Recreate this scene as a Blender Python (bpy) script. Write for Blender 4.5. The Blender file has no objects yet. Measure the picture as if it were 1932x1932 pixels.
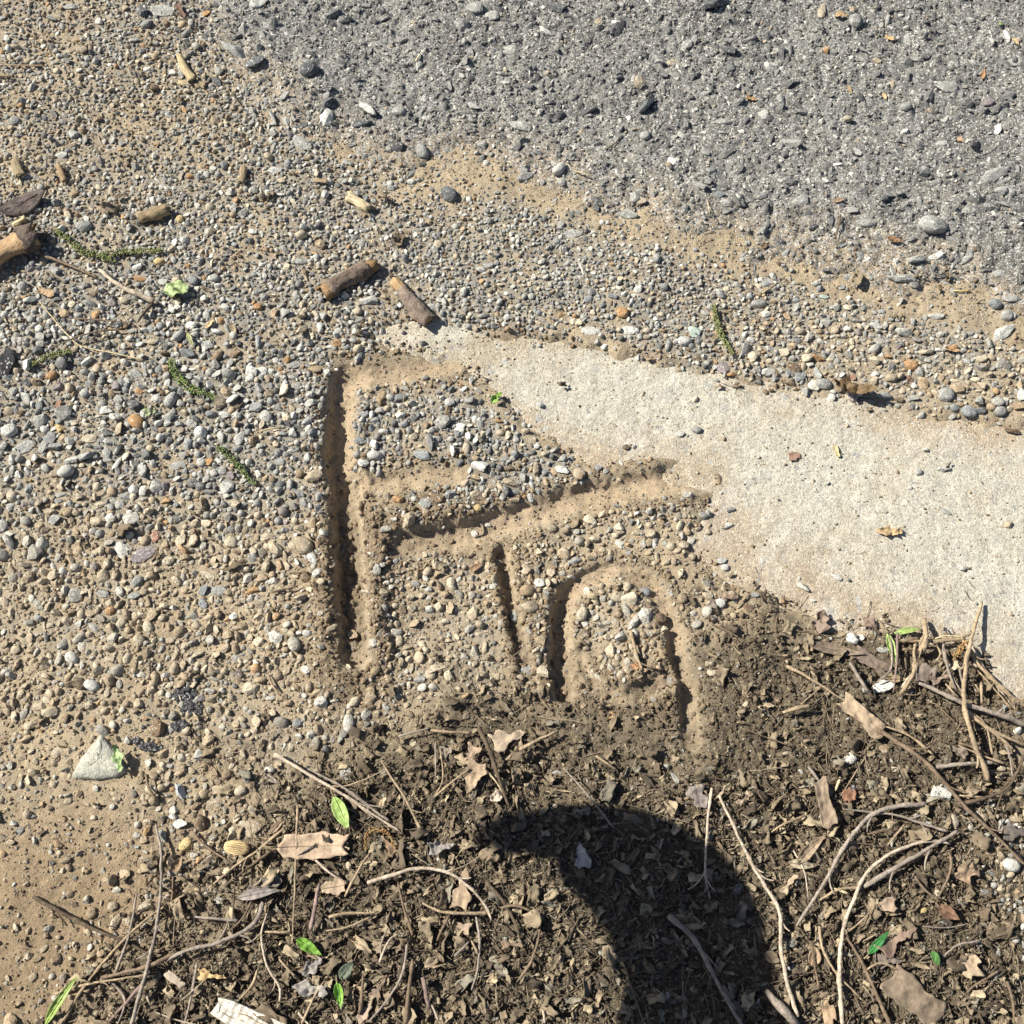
import bpy, bmesh, math, random
import numpy as np
from mathutils import Vector, Euler

# ------------------------------------------------------------------ camera, light, exposure
SC = bpy.context.scene
COL = SC.collection
TILT, DIST, KF = math.radians(20.0), 1.10, math.tan(math.radians(24.25))
cam_d = bpy.data.cameras.new("camera")
cam = bpy.data.objects.new("camera", cam_d); COL.objects.link(cam)
cam.location = (0, -DIST*math.sin(TILT), DIST*math.cos(TILT))
cam.rotation_euler = (TILT, 0, 0)
cam_d.sensor_fit = 'HORIZONTAL'; cam_d.sensor_width = 36
cam_d.lens = 18/KF
cam_d.clip_start = 0.02; cam_d.clip_end = 500
SC.camera = cam

SUN_EL = math.radians(43.0)
SH = Vector((0.955, -0.296)).normalized()            # direction the shadows fall along the ground
TO_SUN = Vector((-SH.x*math.cos(SUN_EL), -SH.y*math.cos(SUN_EL), math.sin(SUN_EL)))
w = bpy.data.worlds.new("World"); SC.world = w; w.use_nodes = True
nt = w.node_tree; bg = nt.nodes['Background']
sky = nt.nodes.new('ShaderNodeTexSky'); sky.sky_type = 'NISHITA'; sky.sun_disc = False
sky.sun_elevation = SUN_EL; sky.sun_rotation = math.atan2(TO_SUN.x, TO_SUN.y) % (2*math.pi)
nt.links.new(sky.outputs[0], bg.inputs[0]); bg.inputs[1].default_value = 0.05
sd = bpy.data.lights.new("sun", 'SUN'); sd.energy = 5.0; sd.angle = math.radians(0.53); sd.color = (1.0, 0.955, 0.83)
sun = bpy.data.objects.new("sun", sd); COL.objects.link(sun)
sun.rotation_euler = TO_SUN.to_track_quat('Z', 'Y').to_euler(); sun.location = (-2, 1, 3)
SC.view_settings.view_transform = 'Standard'; SC.view_settings.look = 'None'
SC.view_settings.exposure = 0.70; SC.view_settings.gamma = 1.0
SC.view_settings.use_curve_mapping = False
SC.cycles.max_bounces = 5; SC.cycles.diffuse_bounces = 2

# ------------------------------------------------------------------ measuring: a point of the photograph (0..1932) on the ground, in metres
def G(u, v):
    u = np.asarray(u, float); v = np.asarray(v, float)
    nx = (u/966.0-1)*KF; ny = (1-v/966.0)*KF
    dy = math.sin(TILT)+ny*math.cos(TILT); dz = -math.cos(TILT)+ny*math.sin(TILT)
    s = -cam.location.z/dz
    return nx*s, cam.location.y+dy*s
PX = 0.513e-3                                        # one photo unit at the middle of the picture
def pxscale(v):
    x0, _ = G(966, v); x1, _ = G(967, v); return float(x1-x0)
def inv(x, y):
    dz = -cam.location.z; dy = y-cam.location.y
    f = dy*math.sin(TILT)-dz*math.cos(TILT); up = dy*math.cos(TILT)+dz*math.sin(TILT)
    return (x/f/KF+1)*966, (1-up/f/KF)*966
ORG = dict(A=(0, 0), B=(1000, 0), C=(1974, 0), D=(0, 1000), E=(950, 1000), F=(1974, 1000),
           G=(0, 1974), H=(800, 1974), I=(1974, 1974))
def Z(o, x, y):
    a, b = ORG[o]
    return a*0.63889+x*0.34722, b*0.63889+y*0.34722
def ground_pt(o, x, y):
    u, v = Z(o, x, y); a, b = G(u, v); return float(a), float(b)

# ------------------------------------------------------------------ noise
def _h(ix, iy, seed):
    n = (ix.astype(np.int64)*374761393 + iy.astype(np.int64)*668265263 + seed*2147483647) & 0xffffffff
    n = ((n ^ (n >> 13))*1274126177) & 0xffffffff
    n = n ^ (n >> 16)
    return (n & 0xffffff)/float(0xffffff)
def perlin(x, y, f, seed=0):
    x = np.asarray(x, float)*f; y = np.asarray(y, float)*f
    ix = np.floor(x); iy = np.floor(y); fx = x-ix; fy = y-iy
    ix = ix.astype(np.int64); iy = iy.astype(np.int64)
    sx = fx*fx*fx*(fx*(fx*6-15)+10); sy = fy*fy*fy*(fy*(fy*6-15)+10)
    def g(dx, dy):
        a = _h(ix+dx, iy+dy, seed)*2*math.pi
        return np.cos(a)*(fx-dx)+np.sin(a)*(fy-dy)
    a = g(0, 0); b = g(1, 0); c = g(0, 1); d = g(1, 1)
    return 1.5*((a+(b-a)*sx)+((c+(d-c)*sx)-(a+(b-a)*sx))*sy)
def fbm(x, y, f, seed=0, o=4, g=0.5):
    s = 0; a = 1.0
    for k in range(o):
        s = s+a*perlin(x, y, f*(2.03**k), seed+17*k); a *= g
    return s
def lumps(x, y, f, seed=0):
    # rounded cells: distance to the nearest jittered point, 0 between lumps and 1 on top
    x = np.asarray(x, float)*f; y = np.asarray(y, float)*f
    ix = np.floor(x).astype(np.int64); iy = np.floor(y).astype(np.int64)
    best = np.full(np.shape(x), 9.0)
    for dx in (-1, 0, 1):
        for dy in (-1, 0, 1):
            cx = ix+dx+_h(ix+dx, iy+dy, seed); cy = iy+dy+_h(ix+dx, iy+dy, seed+5)
            best = np.minimum(best, (x-cx)**2+(y-cy)**2)
    return np.clip(1-best*1.3, 0, 1)
def sstep(a, b, x):
    t = np.clip((x-a)/(b-a), 0, 1); return t*t*(3-2*t)

# ------------------------------------------------------------------ plan of the place: rasters of 3 mm cells
RX0, RX1, RY0, RY1, RS = -0.95, 0.95, -0.75, 0.95, 0.003
gx = np.arange(RX0, RX1, RS); gy = np.arange(RY0, RY1, RS)
GX, GY = np.meshgrid(gx, gy)
def poly_m(P):
    P = np.array(P, float); a, b = G(P[:, 0], P[:, 1]); return np.stack([a, b], 1)
def sdist(P, X=None, Y=None):
    """signed distance to a polygon, positive inside"""
    X = GX if X is None else X; Y = GY if Y is None else Y
    d = np.full(X.shape, 1e9); ins = np.zeros(X.shape, bool)
    n = len(P)
    for i in range(n):
        ax, ay = P[i]; bx, by = P[(i+1) % n]
        ex, ey = bx-ax, by-ay
        t = np.clip(((X-ax)*ex+(Y-ay)*ey)/(ex*ex+ey*ey+1e-12), 0, 1)
        d = np.minimum(d, (X-ax-t*ex)**2+(Y-ay-t*ey)**2)
        c = ((ay > Y) != (by > Y)) & (X < ex*(Y-ay)/(ey+1e-12*(ey == 0))+ax)
        ins ^= c
    d = np.sqrt(d); return np.where(ins, d, -d)
def samp(R, x, y):
    fx = np.clip((np.asarray(x)-RX0)/RS, 0, R.shape[1]-1.001); fy = np.clip((np.asarray(y)-RY0)/RS, 0, R.shape[0]-1.001)
    ix = fx.astype(int); iy = fy.astype(int); fx = fx-ix; fy = fy-iy
    return (R[iy, ix]*(1-fx)+R[iy, ix+1]*fx)*(1-fy)+(R[iy+1, ix]*(1-fx)+R[iy+1, ix+1]*fx)*fy

ASPH = poly_m([(250, -300), (330, 0), (400, 110), (520, 190), (620, 270), (740, 320), (900, 300), (1040, 335), (1150, 400), (1290, 425),
               (1400, 450), (1500, 478), (1640, 492), (1760, 515), (1860, 560), (1932, 585), (2300, 690), (2600, 700), (2600, -300)])
SLAB = poly_m([(700, 632), (745, 612), (820, 602), (900, 622), (1000, 640), (1150, 655), (1280, 690), (1400, 716), (1500, 738),
               (1600, 752), (1700, 778), (1850, 796), (1960, 815), (2500, 1000), (2500, 1750), (2050, 1460), (1932, 1345), (1850, 1260),
               (1800, 1215), (1690, 1200), (1560, 1180), (1440, 1120), (1350, 1085), (1290, 1010), (1330, 960), (1300, 905),
               (1210, 875), (1110, 880), (1060, 845), (960, 765), (905, 705), (850, 668), (760, 652)])
MULCH = poly_m([(520, 1440), (700, 1400), (860, 1350), (1000, 1330), (1120, 1350), (1290, 1360), (1340, 1260), (1360, 1180), (1440, 1160),
                (1500, 1250), (1600, 1230), (1700, 1190), (1830, 1200), (1850, 1300), (1932, 1380), (2050, 1480), (2100, 2300),
                (150, 2300), (210, 1932), (330, 1760), (470, 1640), (560, 1560)])
# raking, rubble strip at the lower corner of the slab
RUBBLE = poly_m([(1800, 1540), (1932, 1480), (2100, 1500), (2150, 1900), (1960, 1900), (1900, 1780), (1850, 1700)])
TANSTRIP = poly_m([(1480, 478), (1640, 500), (1780, 528), (1932, 600), (2200, 680), (2200, 760), (1932, 655), (1800, 605), (1680, 560), (1560, 530)])
TANSTRIP2 = poly_m([(640, 300), (760, 330), (920, 315), (1060, 350), (1180, 420), (1330, 440), (1300, 470), (1150, 450), (1000, 400), (860, 380), (720, 370)])
S_A = sdist(ASPH); S_S = sdist(SLAB); S_M = sdist(MULCH); S_R = sdist(RUBBLE)

# finger-drawn letters: (points, half width in photo units, depth mm, ridge mm)
GROOVES = [   # points, half width, depths mm, ridge mm, softness of the steep bank, floor roughness, side of the gentle bank
    ([(652, 706), (641, 780), (638, 860), (645, 940), (655, 1000), (661, 1100), (667, 1180), (673, 1240)], 27, [4, 14, 18, 17, 18, 19, 16, 9], 3.5, .2, [0, 0, .1, .6, 1.2, 1.5, 1.5, .5], 1),
    ([(655, 714), (720, 706), (800, 690), (880, 668), (965, 650)], 26, [5, 5, 4.4, 3, .6], 1.2, .8, [0, 0, .05, 0, 0], -1),
    ([(655, 925), (730, 913), (800, 902), (870, 895)], 20, [5.5, 5, 3.6, 1], .8, .8, [.1, .1, .1, .2], -1),
    ([(770, 1026), (850, 1012), (960, 983), (1050, 951), (1150, 926), (1250, 910), (1318, 902)], 27, [6, 7.5, 8.5, 8.5, 7, 6.5, 5], 1.8, .5, [.5, .2, 0, .05, 0, 0, 0], -1),
    ([(946, 1045), (958, 1110), (972, 1180), (990, 1250), (1000, 1290)], 14, [8, 11, 11, 8, 4], 2.6, .3, [.5, .5, 1.0, 1.4, 1.4], 1),
    ([(1062, 1310), (1056, 1230), (1056, 1160), (1073, 1118), (1118, 1088), (1175, 1080), (1228, 1105)], 19, [9, 12, 12, 8, 5, 4, 4], 2.4, .3, [1.2, .7, .2, .1, .1, .1, .1], -1),
    ([(1200, 1088), (1228, 1105), (1258, 1160), (1280, 1230), (1296, 1310), (1302, 1400)], 18, [2, 5, 7, 10, 10, 5], 2.4, .3, [0, .1, .2, .1, .2, .8], 1),
    ([(1085, 1245), (1105, 1285), (1160, 1314), (1225, 1300), (1270, 1258)], 17, [5, 5, 5.5, 5, 4], 2.2, .5, [.6, .8, .3, .8, .9], -1),
]
groove_m = []
for pts, hw, dep, ber, sharp, fl, side in GROOVES:
    P = np.array(pts, float); Q = []; T = []
    for i in range(len(P)-1):                         # resample as a smooth curve
        p0 = P[max(i-1, 0)]; p1 = P[i]; p2 = P[i+1]; p3 = P[min(i+2, len(P)-1)]
        for t in np.linspace(0, 1, 4, endpoint=False):
            Q.append(0.5*((2*p1)+(-p0+p2)*t+(2*p0-5*p1+4*p2-p3)*t*t+(-p0+3*p1-3*p2+p3)*t**3)); T.append(i+t)
    Q.append(P[-1]); T.append(len(P)-1); Q = np.array(Q); a, b = G(Q[:, 0], Q[:, 1])
    groove_m.append((np.stack([a, b], 1), hw*PX, np.interp(T, range(len(P)), dep)*1e-3, ber*1e-3, sharp, np.interp(T, range(len(P)), fl), side))
def line_dist(P, X, Y, dep, fl):
    d = np.full(X.shape, 1e9); D = np.zeros(X.shape); F = np.zeros(X.shape); S = np.zeros(X.shape)
    for i in range(len(P)-1):
        ax, ay = P[i]; ex, ey = P[i+1]-P[i]
        t = np.clip(((X-ax)*ex+(Y-ay)*ey)/(ex*ex+ey*ey), 0, 1)
        q = (X-ax-t*ex)**2+(Y-ay-t*ey)**2; k = q < d
        d = np.where(k, q, d); D = np.where(k, dep[i]+(dep[i+1]-dep[i])*t, D); F = np.where(k, fl[i]+(fl[i+1]-fl[i])*t, F)
        L = math.hypot(ex, ey); S = np.where(k, (ex*(Y-ay)-ey*(X-ax))/L, S)
    return np.sqrt(d), D, F, np.clip(S/.004, -1, 1)
G_D = [line_dist(g[0], GX, GY, g[2], g[5]) for g in groove_m]       # distance, depth and floor roughness of each groove
G_N = np.min([d[0]/g[1] for d, g in zip(G_D, groove_m)], axis=0)    # in half widths
G_F = np.max([d[2]*(d[0] < g[1]*1.2) for d, g in zip(G_D, groove_m)], axis=0)
# heaps of soil pushed aside: centre, half lengths (photo units), turn, height mm
HEAPS = [(850, 968, 120, 26, 12, 6), (1010, 1160, 34, 120, 0, 4), (612, 1130, 17, 170, 0, 4), (712, 1130, 24, 170, 0, 4.5), (1190, 1300, 80, 36, 0, 7), (640, 1300, 70, 26, 0, 4),
         (1395, 1210, 70, 50, -30, 6), (1165, 1190, 60, 70, 0, 2.5), (1000, 960, 60, 20, 20, 3), (1130, 900, 110, 18, 15, 3), (1400, 1330, 90, 60, 0, 4), (750, 980, 40, 40, 0, 4), (1240, 870, 100, 16, 9, 4), (1270, 948, 90, 16, 8, 3), (1352, 905, 16, 26, 0, 6), (900, 640, 70, 9, 13, 5), (930, 690, 60, 9, 13, 4.5)]
HEAP = np.zeros(GX.shape)
for u, v, a, b, t, h in HEAPS:
    x, y = G(u, v); c, s = math.cos(math.radians(t)), math.sin(math.radians(t)); dx = GX-x; dy = GY-y
    HEAP += h*1e-3*np.exp(-(((dx*c+dy*s)/(a*PX))**2+((-dx*s+dy*c)/(b*PX))**2))

def spots(L, soft=0.02):
    R = np.zeros(GX.shape)
    for P, val in L:
        R = np.maximum(R, val*sstep(-soft, soft, sdist(poly_m(P))))
    return R
DENS = spots([
    ([(-200, 560), (200, 500), (420, 470), (640, 500), (760, 470), (1000, 430), (1180, 450), (1350, 500), (1500, 540), (1700, 600), (1932, 665),
      (2300, 760), (2300, 900), (1932, 790), (1750, 775), (1600, 748), (1420, 712), (1280, 685), (1100, 650), (1000, 630), (760, 600), (700, 660),
      (640, 680), (625, 720), (612, 820), (600, 960), (-200, 960)], 1.0),
    ([(-200, 900), (605, 900), (600, 1050), (590, 1240), (500, 1330), (-200, 1400)], 0.95),
    ([(-200, -200), (330, -200), (420, 120), (520, 200), (640, 300), (820, 340), (1000, 380), (1180, 450), (640, 560), (-200, 620)], 0.85),
    ([(670, 745), (760, 728), (850, 722), (930, 770), (985, 820), (1070, 870), (1090, 905), (960, 950), (880, 945), (860, 890), (760, 895), (665, 900)], 1.0),
    ([(760, 930), (880, 920), (990, 930), (960, 960), (880, 965), (760, 985), (730, 990), (700, 960)], 0.8),
    ([(700, 1050), (930, 1060), (950, 1320), (730, 1330)], 0.7),
    ([(970, 1040), (1060, 1040), (1045, 1290), (990, 1310)], 0.75),
    ([(1085, 1110), (1150, 1100), (1220, 1120), (1245, 1200), (1230, 1270), (1110, 1280)], 0.95),
    ([(1000, 1020), (1150, 975), (1330, 940), (1380, 965), (1320, 1060), (1180, 1060), (1080, 1075), (1000, 1080)], 0.85),
    ([(1240, 1090), (1330, 1090), (1400, 1130), (1360, 1200), (1310, 1200)], 0.6),
    ([(200, 1330), (600, 1290), (760, 1330), (700, 1400), (500, 1440), (300, 1480), (180, 1420)], 0.6),
    ([(250, 1430), (420, 1430), (470, 1560), (420, 1700), (300, 1720), (240, 1560)], 0.7),
    ([(-200, 1380), (200, 1400), (200, 1480), (-200, 1520)], 0.35),
    ([(-200, 1450), (260, 1450), (280, 1932), (-200, 1932)], 0.16),
    ([(1780, 1530), (1932, 1480), (2100, 1500), (2150, 1900), (1960, 1900), (1900, 1780), (1850, 1700)], 0.85),
])
DENS = np.maximum(DENS, 0.10)
DENS *= 1-0.93*sstep(-0.006, 0.012, S_S)*(1-sstep(0.0, .01, S_R))
DENS *= 1-0.85*sstep(0.0, 0.05, S_A+.03*fbm(GX, GY, 14, 54, 3))
DENS *= 1-0.80*sstep(-0.03, 0.02, S_M)*(1-sstep(0.0, .01, S_R))
DENS *= np.clip(.85+.6*fbm(GX, GY, 13, 57, 3)+.3*fbm(GX, GY, 50, 58, 2), .4, 1)
DENS *= .05+.12*np.clip(G_F, 0, 1)+(.95-.12*np.clip(G_F, 0, 1))*sstep(0.75, 1.4, G_N+.25*fbm(GX, GY, 60, 59, 2))
for T in (TANSTRIP, TANSTRIP2):
    DENS *= 1-0.6*sstep(-.02, .02, sdist(T)+.02*fbm(GX, GY, 20, 55, 3))
BEIGE = spots([([(1780, 1530), (1932, 1480), (2100, 1500), (2150, 1900), (1960, 1900), (1900, 1780), (1850, 1700)], 1.0),
               ([(-200, 1000), (100, 960), (600, 1000), (650, 1000), (900, 1000), (1330, 930), (1500, 1100), (1300, 1400), (900, 1500), (500, 2100), (-200, 2100)], 1.0),
               ([(-200, -200), (330, -200), (560, 330), (200, 420), (-200, 420)], 0.35),
               ([(1350, 560), (1932, 640), (2200, 700), (2200, 850), (1500, 750)], 0.45)], 0.06)
ROUGHSOIL = spots([([(590, 1000), (640, 1000), (640, 1300), (580, 1330)], 1.0), ([(680, 960), (760, 960), (960, 940), (960, 1010), (760, 1030), (730, 1300), (600, 1340), (680, 1200)], 1.0),
                   ([(930, 1050), (1060, 1050), (1050, 1310), (960, 1320)], 0.6), ([(1080, 1260), (1290, 1250), (1290, 1400), (1090, 1370)], 1.0),
                   ([(1330, 1220), (1850, 1230), (1932, 1500), (1300, 1500)], 1.0)], 0.02)

# ------------------------------------------------------------------ heights
def dirt_h(x, y):
    sA = samp(S_A, x, y); sS = samp(S_S, x, y); m = sstep(-0.065, 0.05, samp(S_M, x, y)+.045*fbm(x, y, 11, 63, 5)); gn = samp(G_N, x, y); rs = samp(ROUGHSOIL, x, y)
    wob = fbm(x, y, 30, 3, 3)
    h = 0.0035*fbm(x, y, 5, 1, 3)+0.0012*fbm(x, y, 38, 2, 3)
    rough = np.clip(0.45+0.8*m+0.9*rs, 0, 2.0)*sstep(0.6, 1.3, gn)+0.06
    h = h+rough*(0.0014*lumps(x, y, 140, 7)+0.0008*lumps(x, y, 290, 9)+0.0006*perlin(x, y, 420, 11))
    h = h+m*(0.0035+0.0030*fbm(x, y, 26, 13, 3))
    h = h-0.010*sstep(-0.012, 0.016, sS+0.010*wob)-0.011*sstep(-0.012, 0.020, sA+0.035*fbm(x, y, 9, 3, 5))
    h = h+samp(HEAP, x, y)*(1+.5*fbm(x, y, 45, 19, 3))
    n1 = fbm(x, y, 45, 21, 3); n2 = perlin(x, y, 150, 22); n3 = fbm(x, y, 95, 23, 3); n4 = fbm(x, y, 60, 24, 3); lp = lumps(x, y, 120, 25)
    for (P, hw, dp_, ber, sharp, fl_, side), (D, DP, FL, SG) in zip(groove_m, G_D):
        d = samp(D, x, y)
        if np.min(d) > hw*4: continue
        dep = samp(DP, x, y); fl = samp(FL, x, y)
        r = (d*(1+0.26*n1)+(0.0016+.0014*fl)*n2+.0012*n4)/hw
        sg = .5+.5*samp(SG, x, y)*side
        h = h-dep*(1-sstep(0.62-.55*sharp-.35*sg, 1.06+.25*sharp+.45*sg, r))+ber*np.exp(-((r-1.6-.25*sg)/0.42)**2)*np.clip(dep/.012, .3, 1)*(0.8+0.9*n3)
        h = h+np.clip(1-r, 0, 1)*(.0008*n4+fl*(.0035*lp+.002*n3))
    return h
def slab_h(x, y):
    sS = samp(S_S, x, y)+0.006*fbm(x, y, 30, 3, 3)
    return -0.0025+0.0022*fbm(x, y, 6, 31, 2)+0.0007*fbm(x, y, 60, 32, 3)+0.00055*fbm(x, y, 330, 33, 2)-0.030*sstep(0.004, -0.045, sS)
def asph_h(x, y):
    sA = samp(S_A, x, y)+0.035*fbm(x, y, 9, 3, 5)
    return 0.0005+0.004*fbm(x, y, 9, 41, 3)+0.0022*fbm(x, y, 50, 42, 3)+(0.0030+.0015*fbm(x, y, 8, 46, 2))*lumps(x, y, 75, 43)+0.0018*lumps(x, y, 190, 44)+.0012*perlin(x, y, 300, 45)-0.030*sstep(0.01, -0.10, sA)
def H(x, y):
    x = np.atleast_1d(np.asarray(x, float)); y = np.atleast_1d(np.asarray(y, float))
    return np.maximum(np.maximum(dirt_h(x, y), slab_h(x, y)), asph_h(x, y))

# ------------------------------------------------------------------ materials
def new_mat(name):
    m = bpy.data.materials.new(name); m.use_nodes = True
    n = m.node_tree.nodes; l = m.node_tree.links
    b = n['Principled BSDF']; b.inputs['Roughness'].default_value = 0.9
    b.inputs['Specular IOR Level'].default_value = 0.25
    return m, n, l, b
def vary(n, l, src, coord, layers, bump=None, bsdf=None):
    """multiply the colour src by noise layers (scale, low, high); bump = (scale, distance)"""
    cur = src
    for sc, lo, hi in layers:
        t = n.new('ShaderNodeTexNoise'); t.inputs['Scale'].default_value = sc; t.inputs['Detail'].default_value = 3
        l.new(coord, t.inputs['Vector'])
        r = n.new('ShaderNodeMapRange'); r.inputs[1].default_value = .3; r.inputs[2].default_value = .7
        r.inputs[3].default_value = lo; r.inputs[4].default_value = hi
        l.new(t.outputs['Fac'], r.inputs[0])
        mx = n.new('ShaderNodeVectorMath'); mx.operation = 'SCALE'
        l.new(cur, mx.inputs[0]); l.new(r.outputs[0], mx.inputs['Scale']); cur = mx.outputs[0]
    if bsdf:
        l.new(cur, bsdf.inputs['Base Color'])
        if bump:
            prev = None
            for sc, dist in bump:
                t = n.new('ShaderNodeTexNoise'); t.inputs['Scale'].default_value = sc; t.inputs['Detail'].default_value = 4
                l.new(coord, t.inputs['Vector'])
                bp = n.new('ShaderNodeBump'); bp.inputs['Strength'].default_value = 1.0; bp.inputs['Distance'].default_value = dist
                l.new(t.outputs['Fac'], bp.inputs['Height'])
                if prev: l.new(prev, bp.inputs['Normal'])
                prev = bp.outputs['Normal']
            l.new(prev, bsdf.inputs['Normal'])
    return cur
def surface_mat(name, layers, bump, specks=None, rough=.95):
    m, n, l, b = new_mat(name); b.inputs['Roughness'].default_value = rough
    a = n.new('ShaderNodeAttribute'); a.attribute_name = 'Col'
    tc = n.new('ShaderNodeTexCoord'); src = a.outputs['Color']
    if specks:
        for sc, thr, col in specks:
            v = n.new('ShaderNodeTexVoronoi'); v.inputs['Scale'].default_value = sc; l.new(tc.outputs['Object'], v.inputs['Vector'])
            s = n.new('ShaderNodeSeparateColor'); l.new(v.outputs['Color'], s.inputs[0])
            r = n.new('ShaderNodeMapRange'); r.inputs[1].default_value = thr; r.inputs[2].default_value = thr+.03
            l.new(s.outputs[0], r.inputs[0])
            mx = n.new('ShaderNodeMix'); mx.data_type = 'RGBA'; l.new(r.outputs[0], mx.inputs[0]); l.new(src, mx.inputs[6])
            mx.inputs[7].default_value = (*col, 1); src = mx.outputs[2]
    vary(n, l, src, tc.outputs['Object'], layers, bump, b)
    return m
M_DIRT = surface_mat('dirt', [(900, .78, 1.25), (160, .86, 1.14), (2600, .8, 1.2)], [(700, .0011), (2200, .0005)],
                     [(700, .97, (.40, .34, .26)), (500, .95, (.11, .085, .065))])
M_SLAB = surface_mat('concrete', [(380, .80, 1.16), (750, .78, 1.2), (90, .90, 1.09), (2000, .78, 1.22)], [(260, .0009), (600, .0009), (1500, .0006)],
                     [(150, .965, (.42, .41, .385)), (260, .965, (.33, .32, .30)), (700, .93, (.34, .28, .2)), (900, .92, (.60, .56, .48))])
M_ASPH = surface_mat('asphalt', [(500, .6, 1.35), (120, .85, 1.2), (1600, .7, 1.3)], [(500, .0014), (1600, .0008)],
                     [(520, .86, (.42, .41, .39)), (300, .9, (.22, .22, .225)), (900, .93, (.62, .6, .56))], rough=.75)
def item_mat(name, layers, bump, instancer=False, rough=.9, spec=.25, specks=None, stretch=None):
    """material whose colour is the object's (or the instance's) own colour"""
    m, n, l, b = new_mat(name); b.inputs['Roughness'].default_value = rough; b.inputs['Specular IOR Level'].default_value = spec
    if instancer:
        a = n.new('ShaderNodeAttribute'); a.attribute_type = 'INSTANCER'; a.attribute_name = 'col'; src = a.outputs['Color']
        oi = n.new('ShaderNodeObjectInfo')
    else:
        oi = n.new('ShaderNodeObjectInfo'); src = oi.outputs['Color']
    tc = n.new('ShaderNodeTexCoord')
    ad = n.new('ShaderNodeVectorMath'); ad.operation = 'ADD'
    sc_ = n.new('ShaderNodeVectorMath'); sc_.operation = 'SCALE'; sc_.inputs[0].default_value = (17.3, 9.1, 23.7); l.new(oi.outputs['Random'], sc_.inputs['Scale'])
    co = tc.outputs['Object']
    if stretch:
        mp = n.new('ShaderNodeMapping'); mp.inputs['Scale'].default_value = stretch; l.new(co, mp.inputs[0]); co = mp.outputs[0]
    l.new(co, ad.inputs[0]); l.new(sc_.outputs[0], ad.inputs[1]); co = ad.outputs[0]
    if specks:
        for sc, thr, col in specks:
            v = n.new('ShaderNodeTexVoronoi'); v.inputs['Scale'].default_value = sc; l.new(co, v.inputs['Vector'])
            s = n.new('ShaderNodeSeparateColor'); l.new(v.outputs['Color'], s.inputs[0])
            r = n.new('ShaderNodeMapRange'); r.inputs[1].default_value = thr; r.inputs[2].default_value = thr+.03; l.new(s.outputs[0], r.inputs[0])
            mx = n.new('ShaderNodeMix'); mx.data_type = 'RGBA'; l.new(r.outputs[0], mx.inputs[0]); l.new(src, mx.inputs[6])
            mx.inputs[7].default_value = (*col, 1); src = mx.outputs[2]
    vary(n, l, src, co, layers, bump, b)
    return m
M_STONE_I = item_mat('gravel_stone', [(2.2, .72, 1.22), (7, .85, 1.15)], [(3, .0006), (9, .0003)], True, specks=[(7, .94, (.5, .49, .45)), (8, .94, (.10, .10, .10))])
M_STONE = item_mat('pebble_stone', [(1.7, .75, 1.2), (6, .8, 1.18), (16, .8, 1.2)], [(4, .0012), (14, .0006)], False, specks=[(9, .93, (.55, .54, .5)), (11, .94, (.09, .09, .09))])
M_STONE2 = item_mat('wedge_stone_surface', [(60, .85, 1.12), (350, .78, 1.2), (1100, .8, 1.2)], [(200, .0015), (800, .0006)])
M_CRUMB_I = item_mat('soil_crumb', [(2.5, .7, 1.25)], [(3, .0005)], True, rough=1, spec=.1)
M_LITTER_I = item_mat('litter_scrap', [(.25, .7, 1.25), (.9, .75, 1.2)], [(1.5, .0004)], True, rough=.85)
M_TWIG = item_mat('twig_bark', [(60, .72, 1.22), (330, .7, 1.25), (1200, .8, 1.2)], [(300, .0009), (1100, .0004)], rough=.85)
M_LEAF = item_mat('dry_leaf', [(45, .78, 1.18), (300, .8, 1.18)], [(140, .0012), (700, .0003)], rough=.7)
M_GREEN = item_mat('green_leaf', [(60, .8, 1.2), (400, .85, 1.15)], [(150, .0008)], rough=.5, spec=.4)
M_WOOD = item_mat('bare_wood', [(90, .8, 1.15), (900, .6, 1.3), (2500, .8, 1.2)], [(700, .0007), (1800, .0003)], rough=.75, stretch=(.15, 1, 1))
M_BARK = item_mat('bark', [(70, .6, 1.3), (400, .7, 1.25)], [(120, .003), (700, .0008)], rough=.95)
M_CHAR = item_mat('charred_crust', [(200, .5, 1.7)], [(250, .003), (900, .001)], rough=.5, spec=.5, specks=[(1100, .93, (.4, .4, .41))])
M_GLASS = item_mat('worn_glass', [(3, .85, 1.15)], [(5, .0006)], rough=.25, spec=.6)

def linkm(name, me, mat, parent=None, col=None):
    o = bpy.data.objects.new(name, me); COL.objects.link(o)
    if mat and not me.materials: me.materials.append(mat)
    if parent: o.parent = parent
    if col: o.color = (*col, 1)
    return o
def mesh_from(name, V, F, smooth=True):
    me = bpy.data.meshes.new(name); me.from_pydata([tuple(map(float, v)) for v in V], [], F); me.update()
    if smooth: me.polygons.foreach_set('use_smooth', [True]*len(me.polygons))
    return me
def tag(o, label, cat, group=None, kind=None):
    if label: o['label'] = label
    if cat: o['category'] = cat
    if group: o['group'] = group
    if kind: o['kind'] = kind
    return o

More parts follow.
